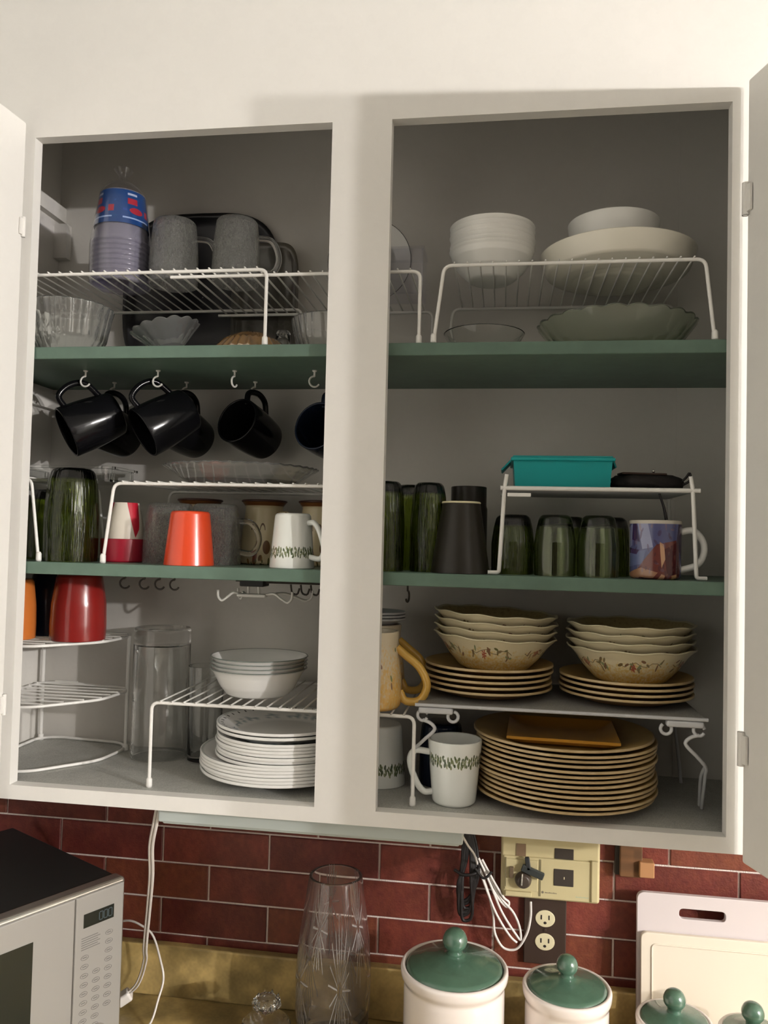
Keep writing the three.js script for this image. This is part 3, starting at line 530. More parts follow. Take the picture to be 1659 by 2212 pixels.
{ // mug with colourful printed scene (abstract patches)
  const tx = canvasTex(1024, 512, (x, w, h) => {
    x.fillStyle = '#d8d3c6'; x.fillRect(0, 0, w, h);
    for (const o of [0, 512]) {
      const X = o + 30, W = 452, Y = 268, H = 226; x.save(); x.beginPath(); x.rect(X, Y, W, H); x.clip();
      x.fillStyle = '#5f6494'; x.fillRect(X, Y, W, H);
      const blob = (c, pts) => { x.fillStyle = c; x.beginPath(); pts.forEach(([u, v], i) => { const a = X + u * W, b = Y + v * H; i ? x.lineTo(a, b) : x.moveTo(a, b); }); x.closePath(); x.fill(); };
      blob('#8d94bd', [[0, .05], [.12, 0], [.1, .3], [0, .35]]); blob('#9aa0c8', [[.22, 0], [.38, 0], [.45, .32], [.3, .35]]); blob('#6f7cab', [[0, .4], [.35, .36], [.3, .55], [0, .6]]);
      blob('#40305e', [[.12, 0], [.2, 0], [.26, .25], [.1, .22]]); blob('#3e2c50', [[.85, 0], [1, 0], [1, .5], [.8, .3]]); blob('#4d3b66', [[0, .33], [.25, .36], [.2, .42], [0, .4]]);
      blob('#7a3f3a', [[.22, .62], [.5, .28], [.8, .22], [.92, .6], [.85, 1], [.5, 1], [.3, .75]]); blob('#5a2328', [[.6, .35], [.86, .22], [.9, .7], [.65, .7]]);
      blob('#b98a6c', [[0, .68], [.28, .6], [.52, .66], [.45, .74], [.15, .75], [.05, .85], [0, .85]]); blob('#c08a55', [[0, .88], [.2, .93], [.5, .92], [.5, 1], [0, 1]]);
      blob('#4a1f2c', [[.08, .86], [.25, .73], [.48, .75], [.5, .92], [.2, .92]]); blob('#d3a380', [[.5, .78], [.57, .68], [.62, .7], [.56, .95], [.5, .92]]); blob('#e0b38e', [[.54, .25], [.6, .28], [.62, .48], [.57, .6], [.55, .4]]); blob('#caa072', [[.72, .70], [.82, .68], [.84, .80], [.75, .82]]);
      blob('#3a1a1c', [[.62, .85], [.9, .78], [1, .9], [1, 1], [.6, 1]]);
      for (let i = 0; i < 90; i++) { x.fillStyle = ['rgba(70,40,60,.35)', 'rgba(170,120,100,.3)', 'rgba(120,120,170,.3)'][i % 3]; x.beginPath(); x.ellipse(X + rnd() * W, Y + rnd() * H, 4 + rnd() * 12, 3 + rnd() * 6, rnd() * 3, 0, 7); x.fill(); }
      x.restore();
    }
  });
  const t = thing('picture_mug', 'white mug with a colourful blue and brown picture beside the rack leg', 'mug', [.388, FL + S2, -.072], -.12);
  const g = mugGeo(.0355, .0365, .0825, .0035); g.rotateY(Math.PI / 2);
  part('body', g, phy({ color: rgb(.72, .70, .68), map: tx, roughness: .25, clearcoat: .4 }), t);
  part('handle', handleGeo([[.034, .068, 0], [.052, .070, 0], [.066, .050, 0], [.060, .024, 0], [.034, .013, 0]], .0048), M.whiteWare, t).userData.label = 'white mug handle';
}

// ───────────────────────── bottom shelf, left half ─────────────────────────
{ // three-tier corner rack
  const t = thing('corner_rack', 'white three-tier wire corner rack at the left side wall', 'rack', [-.58, FL, -.17]);
  const poly = [[-.625, -.050], [-.565, -.055], [-.490, -.140], [-.482, -.222], [-.505, -.258], [-.640, -.272], [-.668, -.255], [-.668, -.075]].map(([x, z]) => [x + .58, z + .17]);
  const hs = [.0035, .104, .200];
  const wiresAt = (h) => {
    const out = [], n = 9;
    for (let i = 0; i < n; i++) {
      const z = .100 - .198 * i / (n - 1) ; const xs = [];
      for (let k = 0; k < poly.length; k++) { const [x1, z1] = poly[k], [x2, z2] = poly[(k + 1) % poly.length]; if ((z1 - z) * (z2 - z) < 0) xs.push(x1 + (x2 - x1) * (z - z1) / (z2 - z1)); }
      if (xs.length >= 2) out.push([Math.min(...xs), Math.max(...xs), z]);
    }
    return out;
  };
  hs.forEach((h, lev) => {
    const pts = [...poly, poly[0], poly[1]].map(([x, z]) => [x, h, z]); const loop = bend(pts, .022, 5).slice(1, -1); loop.push(loop[0]);
    part('tier_frame', rod(loop, .0026, 8, false), M.wire, t);
    if (lev) wiresAt(h).forEach(([a, b, z]) => part('wire', rod([[a, h + .003, z], [b, h + .003, z]], .0014, 6), M.wire, t));
  });
  for (const [x, z] of [[.096, -.056], [-.085, -.088], [-.082, .06]]) { part('post', rod([[x, 0, z], [x, .201, z]], .0034, 8), M.wire, t); part('foot', moved(lathe([[0, 0], [.005, 0], [.005, .01], [0, .012]], 10), x, 0, z), M.wire, t); }
  const TT = .2045;
  const tum = (h, rr, rb) => { const g = vessel([[rb * .9, 0], [rb, .004], [rr * .97, h * .45], [rr, h * .8], [rr * .985, h]], .003, .005, 40, .005); g.rotateX(Math.PI); g.translate(0, h + .001, 0); return g; };
  const T = tum(.108, .0455, .037);
  single('glazed_tumbler', 'glossy red tumbler upside down on the corner rack', 'tumbler', T, M.redGlaze, [-.5305, FL + TT, -.132]);
  single('glazed_tumbler', 'glossy dark tumbler upside down between the red and the orange one', 'tumbler', T, M.navyGloss, [-.608, FL + TT, -.19]);
  single('glazed_tumbler', 'orange tumbler upside down against the left stile', 'tumbler', tum(.098, .038, .032), phy({ color: rgb(.55, .16, .03), roughness: .3, clearcoat: .4 }), [-.635, FL + TT, -.108]);
}
{ // clear vases
  const g = vessel([[.046, 0], [.0485, .004], [.0485, .22]], .0035, .030, 48, .004); g.rotateX(Math.PI); g.translate(0, .2215, 0);
  single('glass_vase', 'tall clear cylinder vase upside down with a thick base', 'vase', g, M.glass, [-.412, FL, -.205]);
  const g2 = vessel([[.031, 0], [.033, .004], [.036, .12]], .003, .012, 40, .004); 
  single('drinking_glass', 'clear drinking glass standing in front of the upturned vase', 'glass', vessel([[.026, 0], [.028, .003], [.030, .16]], .0025, .012, 40, .003), M.glass, [-.327, FL, -.195]);
}
// striped white dinnerware
function corelleColors(R) { return (x, y, z) => { const r = Math.hypot(x, z) / R; return (r > .960 && r < .980 && y > .0165) ? [.55, .60, .58] : (r > .70 && r < .715) || (r > .735 && r < .748) ? [.42, .50, .55] : [1, 1, 1]; }; }
function plateGeo(R, rise, t, seg = 64) {
  const prof = [[0, 0], [R * .30, 0], [R * .60, .0], [R * .66, rise * .12], [R * .70, rise * .26], [R * .715, rise * .32], [R * .735, rise * .38], [R * .748, rise * .42], [R * .80, rise * .55], [R * .88, rise * .74], [R * .95, rise * .90], [R * .975, rise * .95], [R * .990, rise * .98], [R * .999, rise], [R, rise + t * .3], [R * .999, rise + t * .85], [R * .988, rise + t], [R * .975, rise * .95 + t], [R * .95, rise * .90 + t], [R * .88, rise * .74 + t], [R * .80, rise * .55 + t], [R * .748, rise * .42 + t], [R * .735, rise * .38 + t], [R * .715, rise * .32 + t], [R * .70, rise * .26 + t], [R * .66, rise * .12 + t], [R * .58, t], [R * .3, t], [0, t]];
  return lathe(prof, seg);
}
{
  const big = paint(plateGeo(.130, .0155, .0045), corelleColors(.130)), mid = paint(plateGeo(.108, .014, .0045), corelleColors(.108));
  let h = .0002;
  for (let i = 0; i < 6; i++, h += .0050) single('dinner_plate', `large white dinner plate, ${ord(i, 6)} of its size under the smaller ones`, 'plate', big, M.corelle, [-.1755 + (rnd() - .5) * .004, FL + h, -.1465 + (rnd() - .5) * .003], 'large white plates at the bottom of the stack', rnd() * 6);
  for (let i = 0; i < 7; i++, h += .0050) single('lunch_plate', `medium white plate, ${ord(i, 7)} of its size on the large white plates`, 'plate', mid, M.corelle, [-.1675 + (rnd() - .5) * .004, FL + h, -.128 + (rnd() - .5) * .004], 'medium white plates in the middle of the stack', rnd() * 6);
  const R = .104, dashed = plateGeo(R, .017, .0042);
  const dashTex = (() => { paint(dashed, corelleColors(R)); return dashed; })();
  for (let i = 0; i < 2; i++, h += .0062) {
    const t = thing('salad_plate', i ? 'white plate with dark dashes and rings on top of the white stack' : 'white plate with dark dashes second from the top of the stack', 'plate', [-.170, FL + h + .002, -.122], .3 + i);
    part('dish', dashTex, M.corelle, t);
    if (i) for (let k = 0; k < 40; k++) { const a = k / 40 * Math.PI * 2, m = part('dash', new THREE.BoxGeometry(.0052, .0004, .0020), M.slot, t); const r = R * .915; m.position.set(r * Math.cos(a), .017 * .82 + .0044, r * Math.sin(a)); m.rotation.set(0, -a, 0); m.rotateZ(.30); }
  }
  const bg = paint(vessel([[.046, 0], [.050, .002], [.060, .014], [.070, .034], [.0745, .040], [.0780, .0425]], .0030, .003, 64, .003), (x, y, z) => { const r = Math.hypot(x, z); return r > .0755 && y > .0418 ? [.20, .235, .22] : [1, 1, 1]; });
  for (let i = 0; i < 4; i++) single('cereal_bowl', `white cereal bowl with dark rim line, ${ord(i, 4)} of its stack`, 'bowl', bg, M.corelle, [-.2125 + (rnd() - .5) * .002, FL + .1320 + i * .0061, -.1225 + (rnd() - .5) * .002], 'striped white bowls on the wire rack');
}

// ───────────────────────── bottom shelf, right half ─────────────────────────
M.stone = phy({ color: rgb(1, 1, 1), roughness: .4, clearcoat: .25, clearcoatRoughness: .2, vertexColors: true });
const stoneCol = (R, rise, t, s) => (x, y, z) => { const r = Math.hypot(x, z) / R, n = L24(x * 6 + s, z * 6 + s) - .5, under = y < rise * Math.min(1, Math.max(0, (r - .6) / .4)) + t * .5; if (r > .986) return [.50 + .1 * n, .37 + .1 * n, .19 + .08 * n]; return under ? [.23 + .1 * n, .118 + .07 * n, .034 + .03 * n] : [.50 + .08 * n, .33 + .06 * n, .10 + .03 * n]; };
{
  const mk = (R, rise, t, s) => paint(plateGeo(R, rise, t), stoneCol(R, rise, t, s));
  const P1 = [.1, .4, .7].map(s => mk(.1335, .016, .0036, s));
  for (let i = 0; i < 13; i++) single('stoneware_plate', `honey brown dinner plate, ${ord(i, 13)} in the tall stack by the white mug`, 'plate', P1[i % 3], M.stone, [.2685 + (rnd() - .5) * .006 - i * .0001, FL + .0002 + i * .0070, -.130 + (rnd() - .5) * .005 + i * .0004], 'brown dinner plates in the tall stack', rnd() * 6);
  const sq = thing('square_plate', 'amber yellow square plate on top of the tall brown stack', 'plate', [.264, FL + .0885, -.128], -.04);
  part('dish', (() => { const g = new THREE.BoxGeometry(.160, .004, .150, 16, 1, 16), p = g.attributes.position; for (let i = 0; i < p.count; i++) { const u = Math.max(Math.abs(p.getX(i)) / .08, Math.abs(p.getZ(i)) / .075), k = Math.max(0, (u - .55) / .45); p.setY(i, p.getY(i) + .002 + .011 * k * k); } g.computeVertexNormals(); return g; })(), phy({ color: rgb(.60, .29, .035), roughness: .3, clearcoat: .3 }), sq);
  const HS = .1475;
  const P2 = [.2, .55].map(s => mk(.0995, .0125, .0036, s));
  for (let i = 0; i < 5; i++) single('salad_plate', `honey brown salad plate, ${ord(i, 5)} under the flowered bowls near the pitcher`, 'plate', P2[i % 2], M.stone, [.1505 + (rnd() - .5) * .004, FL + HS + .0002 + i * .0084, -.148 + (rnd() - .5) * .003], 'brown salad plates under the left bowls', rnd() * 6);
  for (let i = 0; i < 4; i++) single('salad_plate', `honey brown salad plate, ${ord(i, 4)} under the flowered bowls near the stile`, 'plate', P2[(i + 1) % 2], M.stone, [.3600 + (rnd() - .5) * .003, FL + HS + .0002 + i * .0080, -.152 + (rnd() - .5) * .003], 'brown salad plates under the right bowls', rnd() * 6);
  // flowered bowls: cream with a yellow foot and a painted sprig band
  const tx = canvasTex(2048, 512, (x, w, h) => {
    x.fillStyle = '#d9cfae'; x.fillRect(0, 0, w, h);
    for (let i = 0; i < 30000; i++) { const v = (rnd() + rnd()) * .5; x.fillStyle = `rgba(206,158,60,${.12 + .16 * rnd()})`; x.beginPath(); x.ellipse(rnd() * w, h - v * v * 215, 4 + rnd() * 6, 2 + rnd() * 4, 0, 0, 7); x.fill(); }
    x.fillStyle = '#b9a572'; x.fillRect(0, 0, w, 250);
    for (let i = 0; i < 3000; i++) { x.fillStyle = `rgba(120,100,60,${.2 * rnd()})`; x.beginPath(); x.ellipse(rnd() * w, rnd() * 250, 8, 4, 0, 0, 7); x.fill(); }
    const leaf = (cx, cy, a, s, c) => { x.fillStyle = c; x.save(); x.translate(cx, cy); x.rotate(a); x.beginPath(); x.ellipse(0, 0, 17 * s, 6.5 * s, 0, 0, 7); x.fill(); x.restore(); };
    for (let k = 0; k < 6; k++) { const o = k * w / 6 + 30;
      x.strokeStyle = '#7a6a4a'; x.lineWidth = 2.5; x.beginPath(); x.moveTo(o, 312); for (let i = 1; i <= 8; i++) x.lineTo(o + i * 32, 312 + Math.sin(i * 1.7) * 10); x.stroke();
      for (let i = 0; i < 15; i++) leaf(o + rnd() * 265, 298 + rnd() * 40, rnd() * 3, .6 + rnd() * .45, ['#6d6b45', '#7d6a48', '#86906a', '#806048', '#8a7a58'][i % 5]);
      for (let i = 0; i < 2; i++) { const cx = o + 80 + rnd() * 40, cy = 308 + rnd() * 22; for (let q = 0; q < 5; q++) leaf(cx + 9 * Math.cos(q * 1.26), cy + 9 * Math.sin(q * 1.26), q * 1.26, .45, '#a3513c'); } }
  });
  M.flower = phy({ color: rgb(.95, .95, .95), map: tx, roughness: .35, clearcoat: .3 });
  const bowl = vessel([[.048, 0], [.054, .003], [.070, .020], [.084, .040], [.0935, .0500], [.0965, .0515]], .0038, .004, 96, .003);
  { const p = bowl.attributes.position; for (let i = 0; i < p.count; i++) { const x = p.getX(i), z = p.getZ(i), r = Math.hypot(x, z), k = Math.max(0, (r - .085) / .0115), a = Math.atan2(z, x); if (k > 0) { p.setY(i, p.getY(i) + .0013 * k * Math.cos(a * 10)); } } bowl.computeVertexNormals(); }
  const stackBowls = (label, group, x, z, h, tilt, ox) => { for (let i = 0; i < 4; i++) { const m = single('flowered_bowl', label.replace('#', ord(i, 4)), 'bowl', bowl, M.flower, [x + (rnd() - .5) * .003 + ox * i, FL + h + i * .0118, z + (rnd() - .5) * .003], group, rnd() * 6); const q = new THREE.Quaternion().setFromAxisAngle(V(0, 0, 1), tilt * D2R); m.quaternion.premultiply(q); } };
  stackBowls('cream flowered bowl with wavy rim, # of the stack nearer the pitcher', 'flowered bowls on the left plates', .1590, -.150, HS + .0395, -2.6, .0004);
  stackBowls('cream flowered bowl with wavy rim, # of the other stack', 'flowered bowls on the right plates', .3665, -.152, HS + .0300, .3, 0);
}
{ // low shelf on clip-on wire legs
  const t = thing('clip_shelf', 'grey mesh helper shelf on curly wire legs carrying brown plates', 'rack', [.252, FL, -.145]);
  const H = .145;
  part('mesh_panel', rbox(-.200, .200, H - .0008, H + .0018, -.110, .106, .0005), std({ color: rgb(.42, .42, .41), roughness: .5, map: rep(linerMap, 2, 1) }), t);
  part('front_rail', rod([[-.203, H, .108], [.203, H, .108]], .0026, 8), M.wireGrey, t); part('back_rail', rod([[-.203, H, -.112], [.203, H, -.112]], .0026, 8), M.wireGrey, t);
  const leg = (s, z) => rod(curve([[s * .143, H - .022, z], [s * .150, H - .028, z], [s * .158, H - .022, z], [s * .157, H - .012, z]], 12), .0024, 8);
  for (const s of [-1, 1]) {
    part('clip', rbox(Math.min(s * .148, s * .198), Math.max(s * .148, s * .198), H - .012, H - .003, .096, .110, .003), M.wireGrey, t);
    for (const q of [.148, .192]) { const ring = []; for (let i = 0; i <= 14; i++) { const a = i / 14 * Math.PI * 1.75 + (q < .17 ? 2.2 : .3); ring.push([s * q + Math.cos(a) * .0075, H - .0155 + Math.sin(a) * .0075, .104]); } part('curl', rod(ring, .0024, 8), M.wireGrey, t); }
    const L = curve([[s * .192, H - .022, .104], [s * .180, H - .0265, .104], [s * .174, H - .034, .104], [s * .190, H - .052, .100], [s * .204, H - .068, .092], [s * .209, .060, .070], [s * .2125, .0028, .035]], 30);
    part('leg', rod(L, .0026, 8), M.wireGrey, t);
    const L2 = curve([[s * .204, H - .068, .090], [s * .2075, .050, .050], [s * .2125, .0028, .022]], 12); part('leg', rod(L2, .0026, 8), M.wireGrey, t);
    const L3 = curve([[s * .195, H - .003, -.108], [s * .204, .07, -.10], [s * .210, .0028, -.09]], 12); part('leg', rod(L3, .0026, 8), M.wireGrey, t);
  }
}
{ // pitcher, second pitcher behind, dark ribbed cup
  const tx = canvasTex(1024, 512, (x, w, h) => {
    x.fillStyle = '#d8cbb0'; x.fillRect(0, 0, w, h);
    for (let i = 0; i < 26000; i++) { const v = (rnd() + rnd()) * .5; x.fillStyle = `rgba(222,168,70,${.10 + .14 * rnd()})`; x.beginPath(); x.ellipse(rnd() * w, h - v * v * 230, 3 + rnd() * 4, 2 + rnd() * 3, 0, 0, 7); x.fill(); }
    for (let k = 0; k < 26; k++) { x.fillStyle = ['#7f8a5c', '#6d7a4c', '#8c6a55'][k % 3]; x.beginPath(); x.ellipse(rnd() * w, 290 + rnd() * 110, 9, 5, rnd() * 3, 0, 7); x.fill(); }
  });
  const mat = phy({ map: tx, roughness: .3, clearcoat: .35 }), yel = phy({ color: rgb(.66, .40, .075), roughness: .3, clearcoat: .4 });
  const pitcher = (label, x, y, z, turn, s) => {
    const t = thing('stoneware_pitcher', label, 'pitcher', [x, y, z], turn); t.scale.setScalar(s);
    part('body', vessel([[.040, 0], [.044, .004], [.0475, .018], [.0440, .055], [.0385, .095], [.0400, .113]], .0045, .006, 48, .004), mat, t);
    part('handle', handleGeo([[.038, .090, 0], [.052, .079, 0], [.073, .062, 0], [.0845, .036, 0], [.074, .014, 0], [.052, .012, 0], [.043, .026, 0]], .0062), yel, t).userData.label = 'yellow handle';
    return t;
  };
  pitcher('cream and yellow stoneware pitcher with yellow handle on the wire rack', -.0215, FL + .1315, -.072, -.05, 1);
  pitcher('cream and yellow stoneware pitcher standing behind the front pitcher', -.030, FL + .1315, -.172, -.15, 1);
  const ribbed = ripple(vessel([[.026, 0], [.031, .004], [.0335, .03], [.034, .095]], .003, .005, 96, .003), (a, y) => [1 + .012 * Math.cos(a * 26)]); ribbed.rotateX(Math.PI); ribbed.translate(0, .0962, 0);
  single('ribbed_cup', 'dark navy ribbed cup upside down behind the white mug', 'cup', ribbed, M.navyGloss, [.0795, FL, -.160]);
  const sau = plateGeo(.046, .008, .003, 40);
  for (let i = 0; i < 3; i++) single('small_saucer', `small grey saucer, ${ord(i, 3)} of the stack behind the pitcher`, 'saucer', sau, M.wireGrey, [-.030, FL + .2462 + i * .005, -.172], 'small saucers behind the pitcher');
}

// ───────────────────────── below the cabinet ─────────────────────────
single('under_cabinet_light', 'long pale strip light fixture fixed under the cabinet', 'light fixture', join([rbox(-.337, .122, -.051, -.0215, -.085, -.035, .003), rbox(-.332, .117, -.055, -.048, -.080, -.040, .003)]), M.fixture, [0, FL, 0]);
{ // microwave in the corner, turned towards the right
  const a = 119.3 * D2R, H = .282, W = .48, Dp = .345;
  const t = thing('microwave_oven', 'silver microwave oven with black top in the counter corner', 'microwave', [-.4083, FL + CT, -.0908]);
  // local x along the front from the right corner to the left, local z out of the front face
  const fx = V(Math.cos(a), 0, Math.sin(a)), fz = V(0, 1, 0).cross(fx).multiplyScalar(-1);   // outward normal
  const m = new THREE.Matrix4().makeBasis(fx.clone().negate(), V(0, 1, 0), fx.clone().negate().cross(V(0, 1, 0))); t.setRotationFromMatrix(m);
  // now local -x runs along the front to its left end, local +z points out of the front
  part('housing', rbox(-W + .004, -.004, .008, H - .002, -Dp, -.028, .004), M.blackShell, t);
  for (const [x, z] of [[-.05, -.06], [-W + .05, -.06], [-.05, -Dp + .05], [-W + .05, -Dp + .05]]) part('foot', moved(lathe([[0, 0], [.012, 0], [.01, .009], [0, .009]], 12), x, 0, z), M.blackShell, t);
  part('bezel', rbox(-W, 0, .008, H, -.03, -.003, .006, 3), M.chrome, t);
  const panel = part('control_panel', rbox(-.0885, -.006, .014, H - .006, -.006, .001, .002), M.silver, t);
  part('display', box(-.0755, -.0235, H - .0545, H - .0340, .0008, .0016), M.screen, panel);
  const digits = std({ color: rgb(.05, .07, .08), emissive: rgb(.03, .05, .06), emissiveIntensity: .2, roughness: .4 });
  [-.046, -.038, -.030].forEach((x) => { for (const [dx, dy, w, h] of [[0, .006, .005, .0012], [0, -.006, .005, .0012], [-.003, 0, .0012, .011], [.003, 0, .0012, .011]]) part('digit_segment', box(x + dx - w / 2, x + dx + w / 2, H - .0443 + dy - h / 2, H - .0443 + dy + h / 2, .0016, .0018), digits, panel); });
  const ink = std({ color: rgb(.16, .155, .145), roughness: .5 });
  const btn = (() => { const s = new THREE.Shape(); s.absellipse(0, 0, .0066, .0036, 0, Math.PI * 2); const hole = new THREE.Path(); hole.absellipse(0, 0, .0061, .0031, 0, Math.PI * 2); s.holes.push(hole); return new THREE.ExtrudeGeometry(s, { depth: .0005, bevelEnabled: false, curveSegments: 10 }); })();
  const mark = box(-.0035, .0035, -.0006, .0006, 0, .0004);
  for (let r = 0; r < 9; r++) for (let c = 0; c < 3; c++) {
    if (c === 1 && r < 4 && r !== 2 && r !== 3) continue; const x = -.0715 + c * .0205, y = H - .079 - r * .0135 - (c === 2 ? -.004 : .020); if (y < .066) continue;
    part('button', btn, ink, panel).position.set(x, y, .001); part('button_mark', mark, ink, panel).position.set(x, y, .001);
  }
  for (let i = 0; i < 6; i++) part('print_line', box(-.078, -.050 + (i % 2) * .004, H - .070 - i * .0034, H - .0690 - i * .0034, .0009, .0013), ink, panel);
  part('knob', moved(turned(lathe(soft([[0, .014], [.013, .013], [.017, .008], [.018, 0], [0, 0]], .002), 28), Math.PI / 2, 0, 0), -.048, .058, .001), M.chrome, panel);
  const door = part('door', rbox(-W + .006, -.0903, .014, H - .006, -.006, .001, .002), M.silver, t);
  part('window', box(-W + .05, -.1555, .045, H - .0445, .0008, .0016), M.screen, door);
}
// white flat cord and a thin one beside the microwave
{
  const pts = curve([[-.3405, -.0215, -.05], [-.352, -.062, -.062], [-.372, -.112, -.095], [-.381, -.165, -.120], [-.397, -.235, -.150], [-.412, -.315, -.175], [-.4175, -.340, -.190], [-.440, -.395, -.210], [-.462, -.418, -.215]], 48);
  const side = (o) => rod(pts.map(p => V(p.x + o, FL + p.y, p.z + o * .3)), k => .0026 - .0010 * Math.min(1, Math.max(0, k * 2.2 - .9)), 8);
  const t = thing('power_cord', 'flat white cord hanging from the cabinet bottom beside the microwave', 'cord'); part('strand', side(-.0028), M.cordWhite, t); part('strand', side(.0028), M.cordWhite, t);
  const pl = part('plug', rbox(-.012, .014, -.009, .009, -.010, .010, .004), M.cordWhite, t); pl.position.set(-.4655, FL - .422, -.215); pl.rotation.set(.2, .4, .5);
  const p2 = curve([[-.492, -.300, -.225], [-.458, -.290, -.215], [-.437, -.293, -.21], [-.416, -.306, -.21], [-.397, -.345, -.205], [-.388, -.374, -.20], [-.391, -.400, -.19], [-.402, -.4400, -.17], [-.45, -.4400, -.16], [-.50, -.4400, -.14]], 48).map(p => V(p.x, FL + p.y, p.z));
  single('thin_cord', 'thin white cord looping beside the flat cord down to the counter', 'cord', rod(p2, .0019, 8), M.cordWhite);
}
{ // tall cut-glass vase, crystal stopper
  const burst = canvasTex(1024, 512, (x, w, h) => {
    x.fillStyle = '#ffffff'; x.fillRect(0, 0, w, h); x.strokeStyle = '#000';
    const star = (cx, cy, n, r) => { for (let i = 0; i < n; i++) { const a = i / n * Math.PI * 2 + rnd() * .1, l = r * (.6 + .4 * rnd()); x.lineWidth = 1.7; x.beginPath(); x.moveTo(cx + Math.cos(a) * r * .12, cy + Math.sin(a) * r * .12); x.lineTo(cx + Math.cos(a) * l * .75, cy + Math.sin(a) * l * 1.1); x.stroke(); } };
    for (let k = 0; k < 5; k++) { star(k * 205 + 60, 380, 18, 90); star(k * 205 + 160, 310, 16, 70); star(k * 205 + 90, 470, 14, 70); }
  }, false);
  const etched = canvasTex(1024, 512, (x, w, h) => { x.drawImage(burst.image, 0, 0); x.globalCompositeOperation = 'lighten'; x.fillStyle = '#a8a8a8'; x.fillRect(0, 0, w, h); }, false);
  const mat = phy({ color: rgb(.97, .95, .94), roughness: .03, transmission: .975, transmissionMap: etched, ior: 1.5, thickness: .004, bumpMap: burst, bumpScale: .0009 });
  single('cut_glass_vase', 'tall clear cut-glass vase with starburst pattern on the counter', 'vase', vessel([[.052, 0], [.057, .005], [.0615, .06], [.0620, .11], [.0580, .17], [.0500, .225], [.0440, .268]], .0055, .012, 64, .004), mat, [-.0925, FL + CT, -.195]);
  const t = thing('crystal_dish', 'small sparkling cut-crystal covered dish on the counter', 'dish', [-.192, FL + CT, -.150]); t.scale.setScalar(.82);
  const body = ripple(vessel([[.030, 0], [.036, .004], [.045, .035], [.047, .048]], .005, .006, 80, .003), (a, y) => [1 + .035 * Math.abs(Math.cos(a * 10))]);
  const lid = ripple(lathe(soft([[.046, .049], [.047, .052], [.036, .064], [.018, .071], [.009, .074], [.009, .078], [.020, .086], [.024, .095], [.018, .104], [0, .107], [0, .049]], .002), 80), (a, y) => [1 + .06 * Math.abs(Math.cos(a * 7 + y * 40))]);
  part('bowl', body, M.glass, t); part('lid', lid, M.glass, t);
  for (let k = 0; k < 9; k++) { const a = k / 9 * Math.PI * 2, m = part('facet', new THREE.OctahedronGeometry(.011), M.glass, t); m.position.set(.023 * Math.cos(a), .092, .023 * Math.sin(a)); m.scale.set(.7, 1.3, .7); m.rotation.set(.3 * Math.sin(a), a, -.3 * Math.cos(a)); }
}
{ // canisters
  const can = (label, x, z, r, top) => {
    const h = top - CT, t = thing('ceramic_canister', label, 'canister', [x, FL + CT, z]);
    part('jar', vessel([[r * .90, 0], [r * .93, .004], [r * .935, h - .030], [r * .925, h - .020], [r * .99, h - .011], [r, h - .004], [r * .995, h]], .007, .008, 64, .003), M.ceramicWhite, t);
    const s = r / .08, lid = lathe(soft([[r * .90, h - .006], [r * .905, h - .001], [r * .86, h + .0045], [r * .60, h + .011 * s], [r * .34, h + .016 * s], [r * .20, h + .018 * s], [r * .15, h + .020 * s], [0, h + .021 * s], [0, h - .006]], .003), 56);
    const l = part('lid', lid, M.lidGreen, t);
    const k0 = h + .018 * s, q = .0190 * Math.max(.86, s);
    part('knob', lathe(soft([[q * .62, k0], [q * .60, k0 + q * .35], [q * .95, k0 + q * .75], [q * 1.0, k0 + q * 1.2], [q * .75, k0 + q * 1.75], [q * .35, k0 + q * 1.98], [0, k0 + q * 2.0]], q * .3), 32), M.lidGreen, l);
    return t;
  };
  can('largest white ceramic canister with green knobbed lid below the black cords', .1110, -.092, .0800, -.2495);
  can('medium white ceramic canister with green knobbed lid under the wall outlet', .2780, -.125, .0660, -.2800);
  can('small white ceramic canister with green knobbed lid before the cutting boards', .4320, -.121, .0545, -.3100);
  can('smallest white ceramic canister with green knobbed lid at the cutting board edge', .545, -.135, .0470, -.3230);
}
{ // cutting boards
  const board = (w, h, t, r, slot) => {
    const rr = (x0, y0, x1, y1, r, P) => { P.moveTo(x0 + r, y0); P.lineTo(x1 - r, y0); P.quadraticCurveTo(x1, y0, x1, y0 + r); P.lineTo(x1, y1 - r); P.quadraticCurveTo(x1, y1, x1 - r, y1); P.lineTo(x0 + r, y1); P.quadraticCurveTo(x0, y1, x0, y1 - r); P.lineTo(x0, y0 + r); P.quadraticCurveTo(x0, y0, x0 + r, y0); return P; };
    const s = rr(0, 0, w, h, r, new THREE.Shape()); if (slot) s.holes.push(rr(slot[0], slot[1], slot[2], slot[3], (slot[3] - slot[1]) * .48, new THREE.Path()));
    const g = new THREE.ExtrudeGeometry(s, { depth: t - .002, bevelEnabled: true, bevelThickness: .001, bevelSize: .001, bevelSegments: 2, curveSegments: 8 }); g.translate(0, 0, .001); return g;
  };
  const b1 = single('cutting_board', 'lilac white plastic cutting board with a handle slot against the brick wall', 'cutting board', board(.26, .258, .010, .012, [.064, .221, .138, .239]), M.boardLilac, [.400, FL + CT, -.252]); b1.rotation.x = -.045;
  const t = thing('cutting_board', 'cream plastic cutting board with a groove leaning on the lilac one', 'cutting board', [.4045, FL + CT, -.236]); t.rotation.x = -.06;
  part('slab', board(.30, .200, .008, .010), M.boardCream, t);
  const gr = [[.016, .012, .0082], [.016, .184, .0082], [.284, .184, .0082], [.284, .012, .0082], [.016, .012, .0082]];
  part('groove', rod(bend(gr, .008), .0016, 6, false, 1), M.boardCream, t);
}
